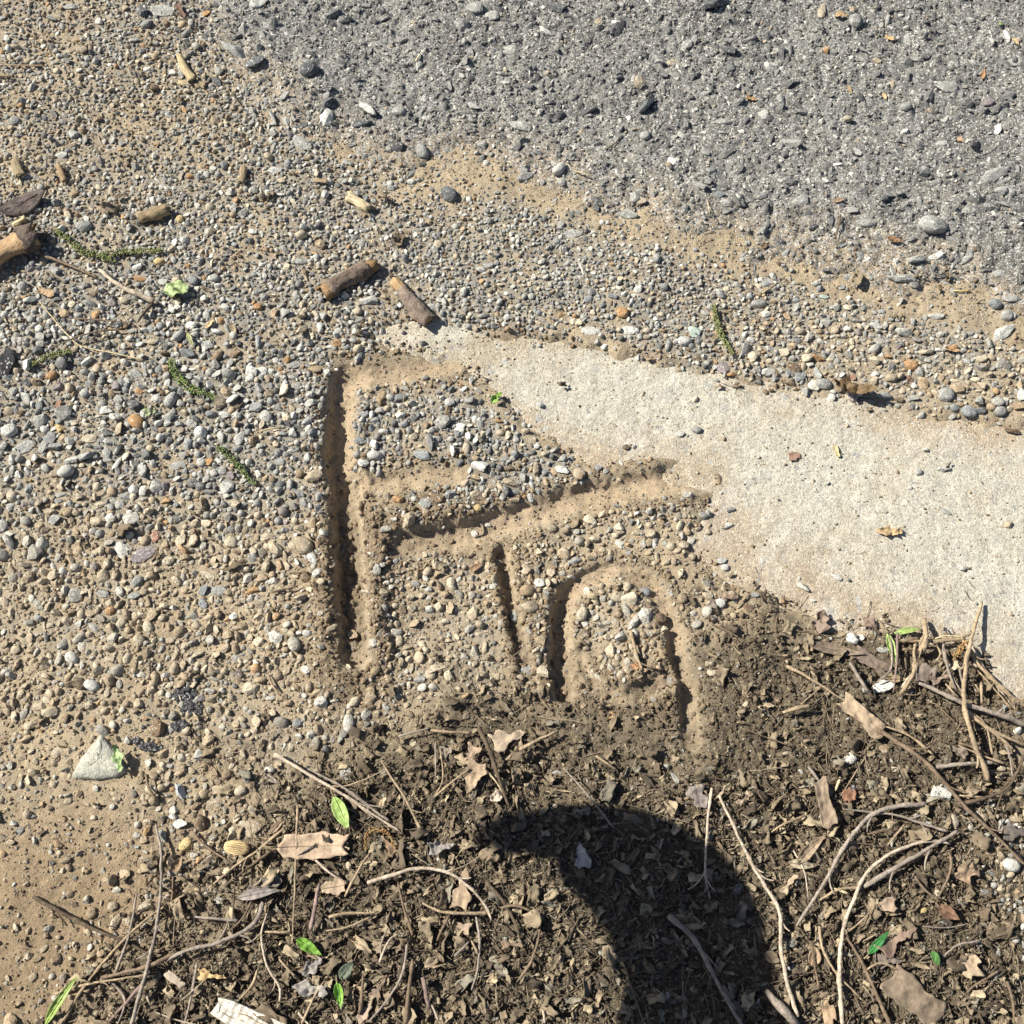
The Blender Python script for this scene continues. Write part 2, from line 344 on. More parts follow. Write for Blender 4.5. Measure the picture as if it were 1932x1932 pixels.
# ------------------------------------------------------------------ the three sheets of ground
def axis(a, b, s, far=None):
    c = list(np.arange(a, b+s*.5, s))
    if far:
        step = s; x = c[-1]; R = []
        while x < far: step *= 1.35; x += step; R.append(x)
        step = s; x = c[0]; L = []
        while x > -far: step *= 1.35; x -= step; L.append(x)
        c = L[::-1]+c+R
    return np.array(c)
def sheet(name, xs, ys, hf, cf, mat, keep=None):
    X, Y = np.meshgrid(xs, ys); X = X.ravel(); Y = Y.ravel()
    Zh = hf(X, Y)
    nx, ny = len(xs), len(ys)
    i = np.arange(nx*ny).reshape(ny, nx)
    F = np.stack([i[:-1, :-1], i[:-1, 1:], i[1:, 1:], i[1:, :-1]], -1).reshape(-1, 4)
    if keep is not None:
        k = keep(X, Y, Zh); F = F[k[F].any(1)]
        used = np.unique(F); re = np.full(nx*ny, -1); re[used] = np.arange(len(used))
        F = re[F]; X = X[used]; Y = Y[used]; Zh = Zh[used]
    me = bpy.data.meshes.new(name)
    me.vertices.add(len(X)); me.vertices.foreach_set('co', np.stack([X, Y, Zh], 1).ravel())
    me.loops.add(F.size); me.loops.foreach_set('vertex_index', F.ravel().astype(np.int32))
    me.polygons.add(len(F)); me.polygons.foreach_set('loop_start', np.arange(0, F.size, 4, dtype=np.int32))
    me.polygons.foreach_set('use_smooth', np.ones(len(F), bool))
    me.update(calc_edges=True); me.validate()
    C = cf(X, Y, Zh); at = me.color_attributes.new('Col', 'FLOAT_COLOR', 'POINT')
    at.data.foreach_set('color', np.concatenate([C, np.ones((len(X), 1))], 1).astype(np.float32).ravel())
    o = linkm(name, me, mat); o['kind'] = 'structure'
    return o
def mixc(a, b, t): return a+(b-a)*t[:, None]
def dirt_c(x, y, z):
    N = len(x); tan = np.tile([.38, .305, .21], (N, 1)); brown = np.tile([.16, .122, .083], (N, 1)); dark = np.tile([.128, .104, .073], (N, 1))
    greyd = np.tile([.285, .262, .225], (N, 1)); pinkish = np.tile([.395, .305, .21], (N, 1))
    gn = samp(G_N, x, y); m = samp(S_M, x, y); d = samp(DENS, x, y)
    c = mixc(tan, greyd, np.clip(1.0*d*(1-.7*samp(BEIGE, x, y))+.35*fbm(x, y, 12, 61, 3), 0, .95))
    c = mixc(c, brown, np.clip(samp(ROUGHSOIL, x, y)*.75+.2*fbm(x, y, 40, 62, 3), 0, 1)*sstep(.9, 1.3, gn))
    c = mixc(c, brown, np.clip(np.exp(-((gn-1.6)/.4)**2)*.45, 0, 1))
    c = mixc(c, pinkish, (1-sstep(.6, 1.0, gn))*.9*(1-.85*np.clip(samp(G_F, x, y), 0, 1)))
    c = mixc(c, brown, (1-sstep(.6, 1.0, gn))*.7*np.clip(samp(G_F, x, y), 0, 1))
    c = mixc(c, dark, sstep(-.065, .06, m+.045*fbm(x, y, 11, 63, 5)))
    c = mixc(c, np.tile([.24, .18, .12], (N, 1)), np.clip(fbm(x, y, 14, 64, 3), 0, 1)*.35)
    low = sstep(1380, 1700, inv(np.clip(x, -1, 1), np.clip(y, -.8, 1))[1])*(1-sstep(-.05, 0, m))   # damp trodden dirt low on the verge
    return mixc(c, np.tile([.27, .20, .128], (N, 1)), low*.95)
def slab_c(x, y, z):
    N = len(x); c = np.tile([.49, .462, .395], (N, 1)); u, v = inv(np.clip(x, -1, 1), np.clip(y, -.8, 1))
    dust = np.tile([.41, .335, .25], (N, 1)); s = samp(S_S, x, y)
    t = np.clip(sstep(.06, .0, s)*sstep(700, 850, v)*.95+sstep(900, 1150, v)*.65*(1-sstep(1500, 1850, u))+.4*fbm(x, y, 11, 71, 4)+.2*fbm(x, y, 60, 72, 3)+sstep(.02, 0, s)*.4+.05, 0, 1)
    c = mixc(c, dust, t)
    gn = samp(G_N, x, y); c = mixc(c, np.tile([.39, .325, .235], (N, 1)), (1-sstep(.9, 2.1, gn))*.75)
    c = mixc(c, np.tile([.56, .535, .49], (N, 1)), np.clip(fbm(x, y, 22, 73, 3), 0, 1)*.5)
    c = mixc(c, np.tile([.40, .39, .38], (N, 1)), sstep(.50, .62, lumps(x, y, 45, 74)*(_h((x*45).astype(int), (y*45).astype(int), 3) > .80))*.0)
    return c
def asph_c(x, y, z):
    N = len(x); c = np.tile([.16, .157, .15], (N, 1)); s = samp(S_A, x, y)
    c = mixc(c, np.tile([.24, .233, .22], (N, 1)), np.clip(.4+.6*fbm(x, y, 9, 81, 4), 0, 1))
    c = mixc(c, np.tile([.35, .28, .20], (N, 1)), np.clip(sstep(.08, -.01, s)*.8+.3*fbm(x, y, 18, 82, 3)*sstep(.25, 0, s), 0, 1))
    return c
ground = sheet('ground', axis(-.72, .72, .0016, 60), axis(-.53, .70, .0016, 60), dirt_h, dirt_c, M_DIRT)
slab = sheet('concrete_slab', axis(-.2, 1.3, .0021), axis(-.45, .24, .0021), slab_h, slab_c, M_SLAB, keep=lambda x, y, z: z > -.0115)
def grow(a, b, s, far):
    c = axis(a, b, s); R = []; x = c[-1]; st = s
    while x < far: st *= 1.4; x += st; R.append(x)
    return np.concatenate([c, R])
asphalt = sheet('asphalt_road', grow(-.5, .75, .0021, 30), grow(.10, .72, .0021, 30), asph_h, asph_c, M_ASPH, keep=lambda x, y, z: z > -.0115)

# ------------------------------------------------------------------ shapes
rng = np.random.RandomState(11)
def ico(sub):
    bm = bmesh.new(); bmesh.ops.create_icosphere(bm, subdivisions=sub, radius=1)
    V = np.array([v.co[:] for v in bm.verts]); F = [[v.index for v in f.verts] for f in bm.faces]; bm.free(); return V, F
ICO = {k: ico(k) for k in (1, 2, 3, 4)}
def noise3(V, f, seed):
    return perlin(V[:, 0]+V[:, 2]*.7, V[:, 1]-V[:, 2]*.6, f, seed)+perlin(V[:, 1]+3.1, V[:, 2]+V[:, 0]*.5, f, seed+1)
def stone_mesh(name, sub, kind, seed, mat):
    r = np.random.RandomState(seed); V, F = ICO[sub]; V = V.copy()
    if kind == 'angular': n, lo, hi, amp = 11, .42, .74, .03
    elif kind == 'round': n, lo, hi, amp = 6, .80, .97, .06
    elif kind == 'flat': n, lo, hi, amp = 9, .55, .85, .05
    elif kind == 'slab': n, lo, hi, amp = 12, .6, .85, .03
    else: n, lo, hi, amp = 7, .7, .95, .30                    # crumb
    for _ in range(n):
        d = r.normal(size=3); d /= np.linalg.norm(d); k = r.uniform(lo, hi)
        s = V@d; V += np.outer(np.minimum(0, k-s), d)
    V *= (1+amp*noise3(V, 2.1, seed)+amp*.5*noise3(V, 5, seed+9))[:, None]
    sc = {'angular': (1, r.uniform(.65, .95), r.uniform(.55, .8)), 'round': (1, r.uniform(.75, .98), r.uniform(.6, .85)),
          'flat': (1, r.uniform(.6, .9), r.uniform(.28, .42)), 'slab': (1, r.uniform(.7, .95), .22), 'crumb': (1, .85, .7)}[kind]
    if name == 'wedge_stone': V[:, 1] *= np.interp(V[:, 0], [-1, 1], [1.35, .25])
    V *= np.array(sc); V /= np.abs(V[:, :2]).max()
    return mesh_with(mesh_from(name, V, F, kind not in ('angular', 'slab', 'flat')), mat)
def mesh_with(me, mat):
    me.materials.append(mat); return me
def leaf_geom(L, W, kind, seed, nu=14, nv=8, curl=.3, bend=.3, crumple=.12, th=.00025):
    """a closed thin leaf in metres, base at -L/2, tip at +L/2"""
    r = np.random.RandomState(seed); us = np.linspace(0, 1, nu+1); vs = np.linspace(-1, 1, nv+1)
    ph = r.uniform(0, 9)
    if kind == 'ellipse': w_ = lambda s: np.sin(math.pi*s**.85)**.75
    elif kind == 'lance': w_ = lambda s: (np.sin(math.pi*s**.7))**1.0
    elif kind == 'lobed': w_ = lambda s: np.sin(math.pi*s**.8)**.6*(.74+.26*np.cos(s*13+ph))
    elif kind == 'strip': w_ = lambda s: .85+.12*np.sin(s*7+ph)
    elif kind == 'round': w_ = lambda s: np.sqrt(np.clip(1-(2*s-1)**2, 0, 1))
    else: w_ = lambda s: .55+.35*np.sin(s*3+ph)+.12*np.sin(s*13+ph*2)   # torn fragment
    V = []
    for s in us:
        ww = max(float(w_(s)), .03)
        for t in vs:
            edge = 1
            if kind in ('fragment', 'strip'):
                edge = 1+.10*math.sin(s*9+t*3+ph)
            x = (s-.5)*L+(.05*L*math.sin(t*3+ph) if kind in ('fragment', 'strip') else 0); y = t*ww*W/2*edge
            V.append([x, y, 0])
    V = np.array(V)
    z = curl*W*.5*(V[:, 1]/(W/2))**2+bend*L*.25*(V[:, 0]/(L/2))**2*math.copysign(1, r.uniform(-1, 1))
    z += crumple*W*(perlin(V[:, 0], V[:, 1], 2.2/W, seed)+.5*perlin(V[:, 0], V[:, 1], 5/W, seed+4))
    V[:, 2] = z-z.min()
    n = len(V); m = nv+1
    V2 = np.concatenate([V, V-[0, 0, th]]); F = []
    for i in range(nu):
        for j in range(nv):
            a = i*m+j; F.append([a, a+1, a+m+1, a+m][::-1]); F.append([n+a, n+a+1, n+a+m+1, n+a+m])
    per = [i*m for i in range(nu+1)]+[nu*m+j for j in range(1, m)]+[i*m+nv for i in range(nu-1, -1, -1)]+[j for j in range(nv-1, 0, -1)]
    for a, b in zip(per, per[1:]+per[:1]): F.append([a, b, n+b, n+a][::-1])
    return V2, F, V.reshape(nu+1, nv+1, 3)
def crom(P, k=6):
    P = np.array(P, float); Q = []
    for i in range(len(P)-1):
        p0 = P[max(i-1, 0)]; p1 = P[i]; p2 = P[i+1]; p3 = P[min(i+2, len(P)-1)]
        for t in np.linspace(0, 1, k, endpoint=False):
            Q.append(0.5*((2*p1)+(-p0+p2)*t+(2*p0-5*p1+4*p2-p3)*t*t+(-p0+3*p1-3*p2+p3)*t**3))
    Q.append(P[-1]); return np.array(Q)
def tube_geom(C, R, sides=8, seed=0, rough=.10):
    C = np.array(C, float); n = len(C); V = []; F = []; r = np.random.RandomState(seed)
    T = np.gradient(C, axis=0); T /= np.linalg.norm(T, axis=1)[:, None]+1e-12
    for i in range(n):
        t = T[i]; a = np.cross(t, [0, 0, 1.0]); a /= np.linalg.norm(a)+1e-12; b = np.cross(a, t)
        for k in range(sides):
            an = 2*math.pi*k/sides
            V.append(C[i]+(a*math.cos(an)+b*math.sin(an))*R[i]*(1+rough*r.normal()))
    for i in range(n-1):
        for k in range(sides):
            k2 = (k+1) % sides; F.append([i*sides+k, i*sides+k2, (i+1)*sides+k2, (i+1)*sides+k])
    F.append(list(range(sides))[::-1]); F.append([(n-1)*sides+k for k in range(sides)])
    return np.array(V), F

# ------------------------------------------------------------------ stuff too many to count, as instances on points
def scatter(name, pos, rot, scl, vidx, col, meshes, parent=None, label=None, cat=None):
    coll = bpy.data.collections.new(name+'_shapes')
    for i, me in enumerate(meshes):
        o = bpy.data.objects.new('%s_shape_%03d' % (name, i), me); coll.objects.link(o)
    me = bpy.data.meshes.new(name); n = len(pos); me.vertices.add(n)
    me.vertices.foreach_set('co', np.asarray(pos, np.float32).ravel())
    for nm, ty, dat, key in (('rot', 'FLOAT_VECTOR', rot, 'vector'), ('scl', 'FLOAT_VECTOR', scl, 'vector'), ('vidx', 'INT', vidx, 'value')):
        a = me.attributes.new(nm, ty, 'POINT'); a.data.foreach_set(key, np.asarray(dat, np.int32 if ty == 'INT' else np.float32).ravel())
    a = me.attributes.new('col', 'FLOAT_COLOR', 'POINT'); a.data.foreach_set('color', np.concatenate([col, np.ones((n, 1))], 1).astype(np.float32).ravel())
    o = bpy.data.objects.new(name, me); COL.objects.link(o)
    if parent: o.parent = parent
    ng = bpy.data.node_groups.new(name, 'GeometryNodeTree')
    ng.interface.new_socket('Geometry', in_out='INPUT', socket_type='NodeSocketGeometry')
    ng.interface.new_socket('Geometry', in_out='OUTPUT', socket_type='NodeSocketGeometry')
    N = ng.nodes; L = ng.links
    gi = N.new('NodeGroupInput'); go = N.new('NodeGroupOutput'); ip = N.new('GeometryNodeInstanceOnPoints'); ci = N.new('GeometryNodeCollectionInfo')
    ci.inputs['Collection'].default_value = coll; ci.inputs['Separate Children'].default_value = True; ci.inputs['Reset Children'].default_value = True
    ip.inputs['Pick Instance'].default_value = True
    def na(nm, ty):
        q = N.new('GeometryNodeInputNamedAttribute'); q.data_type = ty; q.inputs['Name'].default_value = nm; return q.outputs['Attribute']
    e2r = N.new('FunctionNodeEulerToRotation'); L.new(na('rot', 'FLOAT_VECTOR'), e2r.inputs[0])
    L.new(gi.outputs[0], ip.inputs['Points']); L.new(ci.outputs[0], ip.inputs['Instance']); L.new(e2r.outputs[0], ip.inputs['Rotation'])
    L.new(na('scl', 'FLOAT_VECTOR'), ip.inputs['Scale']); L.new(na('vidx', 'INT'), ip.inputs['Instance Index'])
    L.new(ip.outputs[0], go.inputs[0])
    md = o.modifiers.new('scatter', 'NODES'); md.node_group = ng
    o['kind'] = 'stuff'
    if label and not parent: o['label'] = label; o['category'] = cat
    return o

PAL = dict(grey=(.35, .345, .325), blue=(.27, .28, .285), pale=(.53, .52, .485), white=(.62, .60, .56), dark=(.13, .135, .14), black=(.045, .045, .048),
           cream=(.56, .48, .36), buff=(.42, .345, .25), tan=(.36, .27, .175), orange=(.46, .27, .13), yellow=(.58, .44, .22), brown=(.20, .14, .09),
           red=(.36, .20, .14), purple=(.27, .23, .235), green=(.40, .47, .42))
KINDS4 = ['angular', 'round', 'flat', 'slab']
VAR = []                                            # shared shapes: 7 angular, 5 round, 4 flat
for i in range(16):
    k = 'angular' if i < 11 else 'round' if i < 13 else 'flat'
    VAR.append((k, stone_mesh('pebble', 2, k, 100+i, M_STONE_I)))
BIGV = {k: [stone_mesh('pebble', 3, k, 300+40*j+i, M_STONE) for i in range(7 if k in ('angular', 'round') else 4)] for j, k in enumerate(KINDS4)}
CRUMBS = [stone_mesh('crumb', 2, 'crumb', 500+i, M_CRUMB_I) for i in range(6)]
SHARDS = []
for i in range(12):
    V, F, _ = leaf_geom(2, [1.3, .9, .6, 1.6][i % 4], ['fragment', 'lobed', 'fragment', 'strip'][i % 4], 600+i, 6, 4, curl=.35, bend=.35, crumple=.35, th=.05)
    SHARDS.append(mesh_with(mesh_from('shard', V, F), M_LITTER_I))
STICKS = []
for i in range(8):
    r_ = np.random.RandomState(700+i); P = crom([[-1, 0, 0], [-.3, r_.uniform(-.15, .15), r_.uniform(0, .1)], [.4, r_.uniform(-.15, .15), r_.uniform(0, .1)], [1, 0, 0]], 3)
    V, F = tube_geom(P, np.linspace(.06, .045, len(P)), 5, i, .15); STICKS.append(mesh_with(mesh_from('stick', V, F), M_LITTER_I))
CHIPSV = [stone_mesh('chip', 1, 'angular', 800+i, M_STONE_I) for i in range(8)]
for me in CHIPSV: me.polygons.foreach_set('use_smooth', [False]*len(me.polygons))

# ------------------------------------------------------------------ stones that stand out, one object each
# origin crop, x, y, half length, half width (crop units), turn (deg), shape, colour, sink
ST = """G 980 665 52 40 -60 angular bluepale
G 1310 668 36 26 25 round cream
G 992 843 48 36 20 angular white
G 1012 958 42 33 60 round yellow
G 1365 870 84 66 -30 slab buff
G 1092 842 50 38 -65 round brown
G 505 98 46 36 -20 round pale
G 858 322 62 54 40 angular brown
G 800 1290 52 36 40 angular buff
G 500 1330 34 28 60 round tan
G 615 1292 30 26 0 round buff
G 1165 725 54 42 30 slab buff
G 965 530 38 28 0 slab buff
G 1235 578 30 22 40 round tan
G 360 725 28 24 30 flat buff
G 340 228 26 20 0 round cream
G 715 845 24 20 20 angular white
G 1070 745 44 24 50 flat brown
G 200 1575 34 22 10 flat tan
G 780 1035 36 22 0 flat buff
D 35 135 88 66 70 angular black
D 1645 1135 66 58 -25 round buff
D 785 1165 80 62 30 slab purple
D 665 1150 56 40 -60 slab pale
D 748 458 50 36 -35 round orange
D 282 207 32 28 40 round orange
D 328 492 36 28 -30 angular yellow
D 325 357 30 26 80 angular red
D 498 545 52 32 10 flat cream
D 60 505 46 38 20 round pale
D 132 592 66 48 30 slab grey
D 778 728 60 36 -70 angular pale
D 588 622 42 36 -60 flat grey
D 645 608 38 26 60 angular grey
D 935 342 50 38 60 round grey
D 1205 717 42 30 0 flat grey
D 750 1322 36 32 50 round grey
D 1130 1285 48 30 -20 slab cream
D 1372 1375 40 30 15 angular orange
D 845 1210 26 26 0 angular cream
D 845 1078 40 30 -70 flat red
D 1257 1108 38 34 -40 round cream
D 980 1092 40 34 40 angular cream
D 1440 1080 36 26 20 flat cream
D 1705 1205 42 26 -60 round pale
D 1730 1285 30 24 40 round white
D 1115 1365 44 32 60 angular blue
D 1190 1372 48 38 0 slab grey
D 1108 1445 40 28 -60 flat blue
D 478 125 42 30 60 angular pale
D 1140 35 44 34 0 flat grey
D 1020 85 52 38 -20 angular blue
D 1430 185 42 32 0 flat pale
D 735 190 46 32 -20 flat grey
D 145 320 42 28 -60 flat pale
D 300 590 46 34 10 angular grey
D 480 640 56 40 20 angular grey
D 400 665 42 30 30 angular pale
D 680 860 42 30 10 flat grey
D 330 850 40 24 10 flat grey
D 305 740 32 26 10 round buff
D 310 985 44 38 40 angular grey
D 540 905 42 28 20 flat cream
D 1148 415 32 24 0 round blue
D 1140 672 30 28 50 angular orange
D 968 685 48 32 10 slab grey
D 1600 148 38 24 0 flat grey
D 1135 835 34 26 0 angular grey
D 1525 670 34 28 0 flat grey
D 665 1548 32 28 50 round cream
D 510 1570 36 28 -40 angular pale
D 808 1568 36 30 -50 round cream
D 760 1645 38 32 -60 round buff
D 1230 1680 40 26 50 angular buff
D 1672 1608 26 20 0 round white
D 565 1385 44 28 -10 flat grey
D 735 1395 38 28 0 angular grey
D 650 1445 34 26 40 angular buff
D 600 1480 30 26 30 round orange
D 80 1690 30 24 0 round cream
D 1700 760 60 42 30 flat buff
D 1380 1160 34 22 -50 flat cream
A 1275 300 76 56 -35 angular grey
A 1392 358 60 48 20 angular dark
A 882 62 74 56 0 slab grey
A 1410 45 60 48 20 flat pale
A 785 78 46 38 -40 angular dark
A 1640 782 66 48 -35 slab grey
A 1778 595 62 38 60 angular dark
A 1488 650 52 26 -70 angular grey
A 1560 665 48 28 -65 flat grey
A 1685 410 52 44 20 round dark
A 1818 90 52 34 40 angular dark
A 1882 125 42 34 0 angular dark
A 1560 550 38 30 50 angular grey
A 1185 445 40 28 -60 angular dark
A 1650 695 50 24 5 flat dark
A 465 1247 44 38 20 round grey
A 870 1428 33 27 0 round yellow
A 980 1195 24 22 0 round yellow
A 1055 1537 34 30 -40 round blue
A 410 740 40 34 -30 angular grey
A 175 1640 42 36 0 angular pale
A 310 1480 46 34 -20 angular grey
A 1130 90 28 24 0 angular orange
A 390 50 50 20 0 flat grey
A 290 112 38 26 -30 angular grey
A 735 232 32 24 0 angular pale
A 1035 962 24 18 0 round orange
A 145 970 42 24 0 flat grey
A 85 668 30 26 0 round grey
A 800 375 32 24 10 flat white
A 1220 905 22 30 0 round blue
A 1640 1425 46 34 0 flat grey
A 755 1520 44 18 -10 flat orange
A 680 1645 30 22 -10 round cream
A 1405 1675 26 20 0 round orange
A 1560 1455 28 24 60 angular cream
A 1805 1475 22 18 0 round cream
A 1530 1135 26 22 0 angular pale
A 1495 930 44 26 -10 flat pale
A 335 855 38 28 10 flat pale
B 165 615 64 50 -50 angular pale
B 130 680 60 34 10 flat dark
B 330 625 40 32 0 round grey
B 985 698 66 50 -20 angular pale
B 1672 592 66 42 45 angular dark
B 600 1072 56 46 -50 round dark
B 455 835 46 34 -60 round grey
B 165 1640 52 42 0 angular pale
B 1195 940 46 28 50 round pale
B 1005 965 58 30 20 flat grey
B 1572 1172 56 34 -25 flat grey
B 1540 1715 36 32 -30 round orange
B 1372 1802 56 42 0 slab pale
B 1580 1800 54 40 0 slab pale
B 1190 50 66 44 -10 angular dark
B 745 65 54 46 0 flat grey
B 835 100 48 38 0 flat grey
B 1815 352 46 28 0 flat cream
B 680 632 58 22 10 flat grey
B 930 285 62 34 0 flat grey
B 1610 1085 28 62 -20 flat grey
B 1400 1140 20 34 0 angular dark
B 1660 765 30 26 0 round grey
B 820 1445 40 24 0 angular grey
B 1725 1420 22 38 0 round grey
B 1490 1625 34 26 0 angular blue
B 1275 1275 52 40 0 slab grey
B 540 1335 26 28 0 round cream
B 785 1720 34 24 0 angular grey
B 860 1680 26 30 50 angular grey
B 395 990 24 20 0 round white
B 1440 910 30 24 0 angular grey
B 245 1060 1 1 0 round grey
C 250 55 84 46 15 angular dark
C 1005 145 36 50 0 round grey
C 330 300 56 34 -10 angular dark
C 1512 490 78 44 -5 flat grey
C 1745 972 102 42 22 flat grey
C 1415 1255 82 52 -10 round grey
C 1068 1225 60 42 0 flat grey
C 1255 1535 76 42 -10 angular grey
C 1330 1440 56 40 0 angular grey
C 1800 1822 78 40 30 flat pale
C 135 1805 38 50 30 flat green
C 850 1608 28 20 0 flat green
C 712 1797 30 24 10 round cream
C 1765 1665 38 34 0 round blue
C 1828 1730 34 38 0 round grey
C 1600 1415 58 36 25 flat grey
C 515 645 28 36 -20 flat pale
C 965 668 28 20 0 round cream
C 1842 1065 34 28 0 round grey
C 1382 962 34 30 0 angular dark
C 85 1862 42 36 0 round pale
C 490 1652 44 28 0 round grey
C 855 1480 28 20 0 angular dark
C 800 1540 26 28 0 angular pale
C 1345 335 44 30 0 flat grey
C 1452 1405 52 28 20 angular pale
C 935 1345 42 18 20 flat blue
C 1440 1725 52 22 0 flat pale
C 1020 1745 30 24 0 angular grey
C 1550 145 1 1 0 round grey
C 1885 350 48 34 0 slab grey
C 1790 1500 40 26 0 flat grey
C 1850 1640 50 24 0 flat grey
C 1730 560 34 44 0 flat purple
C 1280 600 32 24 0 round grey
C 300 670 52 30 0 flat grey
C 170 1040 48 28 -20 angular grey
C 265 1075 34 24 0 flat blue
F 675 150 50 32 -25 flat brown
F 650 232 44 34 -20 angular tan
F 712 203 42 32 30 angular blue
F 845 248 48 36 -10 round grey
F 632 76 38 32 0 angular cream
F 808 102 46 26 -15 angular orange
F 1312 152 42 32 -20 round orange
F 1385 245 46 44 -60 flat tan
F 1502 315 46 48 0 round grey
F 1165 312 42 30 -10 angular blue
F 1307 225 30 18 0 flat red
F 1395 82 44 26 0 angular cream
F 1005 212 20 22 0 angular red
F 1625 402 46 34 -30 round blue
F 1795 402 38 28 0 round grey
F 1550 380 30 22 0 round blue
F 1690 400 34 26 0 round dark
F 1205 225 36 30 0 round buff
F 1690 120 50 26 10 angular cream
F 1895 380 44 34 0 angular tan
F 1255 335 30 22 0 angular brown
F 1335 330 34 26 0 angular grey
F 345 195 28 22 0 angular orange
F 300 150 42 56 0 flat purple
F 155 490 28 20 0 round grey
F 65 508 26 22 0 angular pale
F 1870 503 46 28 -20 angular brown
F 1490 707 34 22 0 angular white
F 1358 722 24 20 0 round pale
F 692 815 22 14 0 flat white
F 912 1292 34 20 -30 flat white
F 1210 1352 20 17 0 round grey
F 890 1170 21 18 0 angular dark
F 340 925 28 22 30 angular blue
F 328 1012 28 24 50 angular pale
F 288 1202 30 24 0 angular pale
F 308 1243 24 20 0 round white
F 572 1255 18 14 -30 round grey
F 1508 932 42 22 -30 flat grey
F 805 1045 14 12 0 round pale
F 90 688 28 16 0 angular dark
F 185 702 18 13 0 angular dark
F 35 606 18 14 0 round brown
F 738 600 20 12 0 flat blue
F 818 626 24 12 -20 flat brown
F 190 960 26 20 0 round grey
F 115 915 16 14 0 round blue
F 1160 1690 38 24 -10 angular grey
F 760 1632 28 20 0 flat grey
F 278 1445 32 28 0 round white
F 70 1422 32 30 30 round tan
F 422 1465 32 28 -40 flat brown
F 1155 1890 74 42 10 angular white
F 470 1400 26 22 0 angular blue
F 200 1868 28 18 -20 angular cream
F 252 1876 13 20 0 flat white
F 675 1648 22 14 0 round white
F 1085 1830 20 16 0 round pale
E 865 702 56 40 -10 angular pale
E 550 640 56 36 -15 flat blue
E 290 645 44 36 0 round pale
E 212 552 44 28 0 flat blue
E 1312 725 52 32 -15 angular pale
E 1397 742 36 32 0 round buff
E 1030 790 50 32 -20 angular buff
E 1052 885 34 22 20 angular buff
E 1042 842 38 26 0 flat blue
E 638 880 50 36 -20 angular brown
E 788 605 22 38 0 round cream
E 1118 1380 45 42 0 round tan
E 1130 1468 50 38 0 round buff
E 1188 1330 34 34 -40 angular pale
E 1115 1265 40 36 -40 angular buff
E 1047 1502 24 40 0 flat grey
E 1375 1212 42 36 20 angular grey
E 1788 1060 44 34 -10 angular buff
E 1415 1500 30 42 -20 round cream
E 1585 1545 42 36 -50 slab buff
E 1842 1522 36 32 -20 round brown
E 1110 1800 46 38 0 flat grey
E 1203 1822 36 48 20 angular cream
E 662 1543 30 26 0 angular cream
E 540 1858 38 28 20 angular grey
E 850 935 24 20 0 round yellow
E 1252 1037 30 22 0 round buff
E 1372 1010 30 26 30 angular tan
E 948 1208 36 26 0 flat buff
E 695 350 30 26 0 round pale
E 240 410 30 26 0 angular blue
E 935 525 24 16 0 round cream
E 1188 548 16 26 -20 round yellow
E 1015 710 34 26 0 angular brown
E 1450 390 22 14 -20 round blue
E 850 280 26 22 -40 angular pale
E 1500 698 26 24 0 angular blue
E 1335 528 24 18 0 round grey
E 1655 580 24 20 0 angular brown
E 1800 488 24 16 0 angular dark
E 1770 375 16 14 0 angular dark
E 170 1605 34 44 0 angular tan
E 425 1650 22 30 0 round cream
E 300 1818 34 28 40 round tan
E 510 1335 26 20 -20 flat grey
E 580 1370 20 26 0 angular white
E 565 1180 20 26 0 angular cream
E 1760 1375 30 28 0 round blue
E 1605 1415 34 20 -20 round cream
I 978 495 35 30 30 round white
I 668 430 22 20 0 angular white
I 635 465 40 22 0 angular cream
I 1458 685 66 64 20 angular pale
I 1842 1070 50 36 -20 round white
I 1525 835 30 42 10 round cream
I 1585 862 24 16 0 round pale
I 1705 670 46 26 15 flat orange
I 1215 555 28 30 0 angular cream
I 905 290 30 26 0 angular cream
I 905 335 14 18 0 angular white
I 1870 1520 26 20 0 round orange
I 1735 570 30 22 0 angular white
I 1790 552 28 20 0 round cream
I 1160 440 28 34 0 flat tan
I 365 165 16 22 -20 angular orange
I 380 305 30 18 0 angular tan
I 1920 1410 28 30 0 round white
I 1365 1315 26 28 0 round yellow
I 1820 835 30 24 0 angular white
I 1430 1230 22 30 -30 round cream
I 1730 1010 30 22 0 angular tan
I 1750 1150 30 22 0 angular cream
I 440 1470 12 14 0 angular white
I 505 1040 10 14 0 angular white
H 1555 575 34 28 0 slab grey
H 1455 592 32 20 -10 angular cream
H 418 570 42 50 20 flat grey
H 145 298 28 26 0 round blue
H 862 500 14 16 0 round white
H 1380 130 18 34 -10 angular cream""".split('\n')
CT = dict(stoneA=(.45, .44, .38), bluepale=(.46, .48, .50))
CW = dict(stoneA='pale greenish grey', bluepale='pale bluish', blue='blue-grey', pale='pale grey', grey='mid-grey', buff='dusty buff', orange='orange-brown', red='reddish', green='pale green translucent', purple='purplish grey', yellow='pale yellow')
SHW = dict(angular='angular', round='rounded', flat='flattish', slab='flat half-buried')

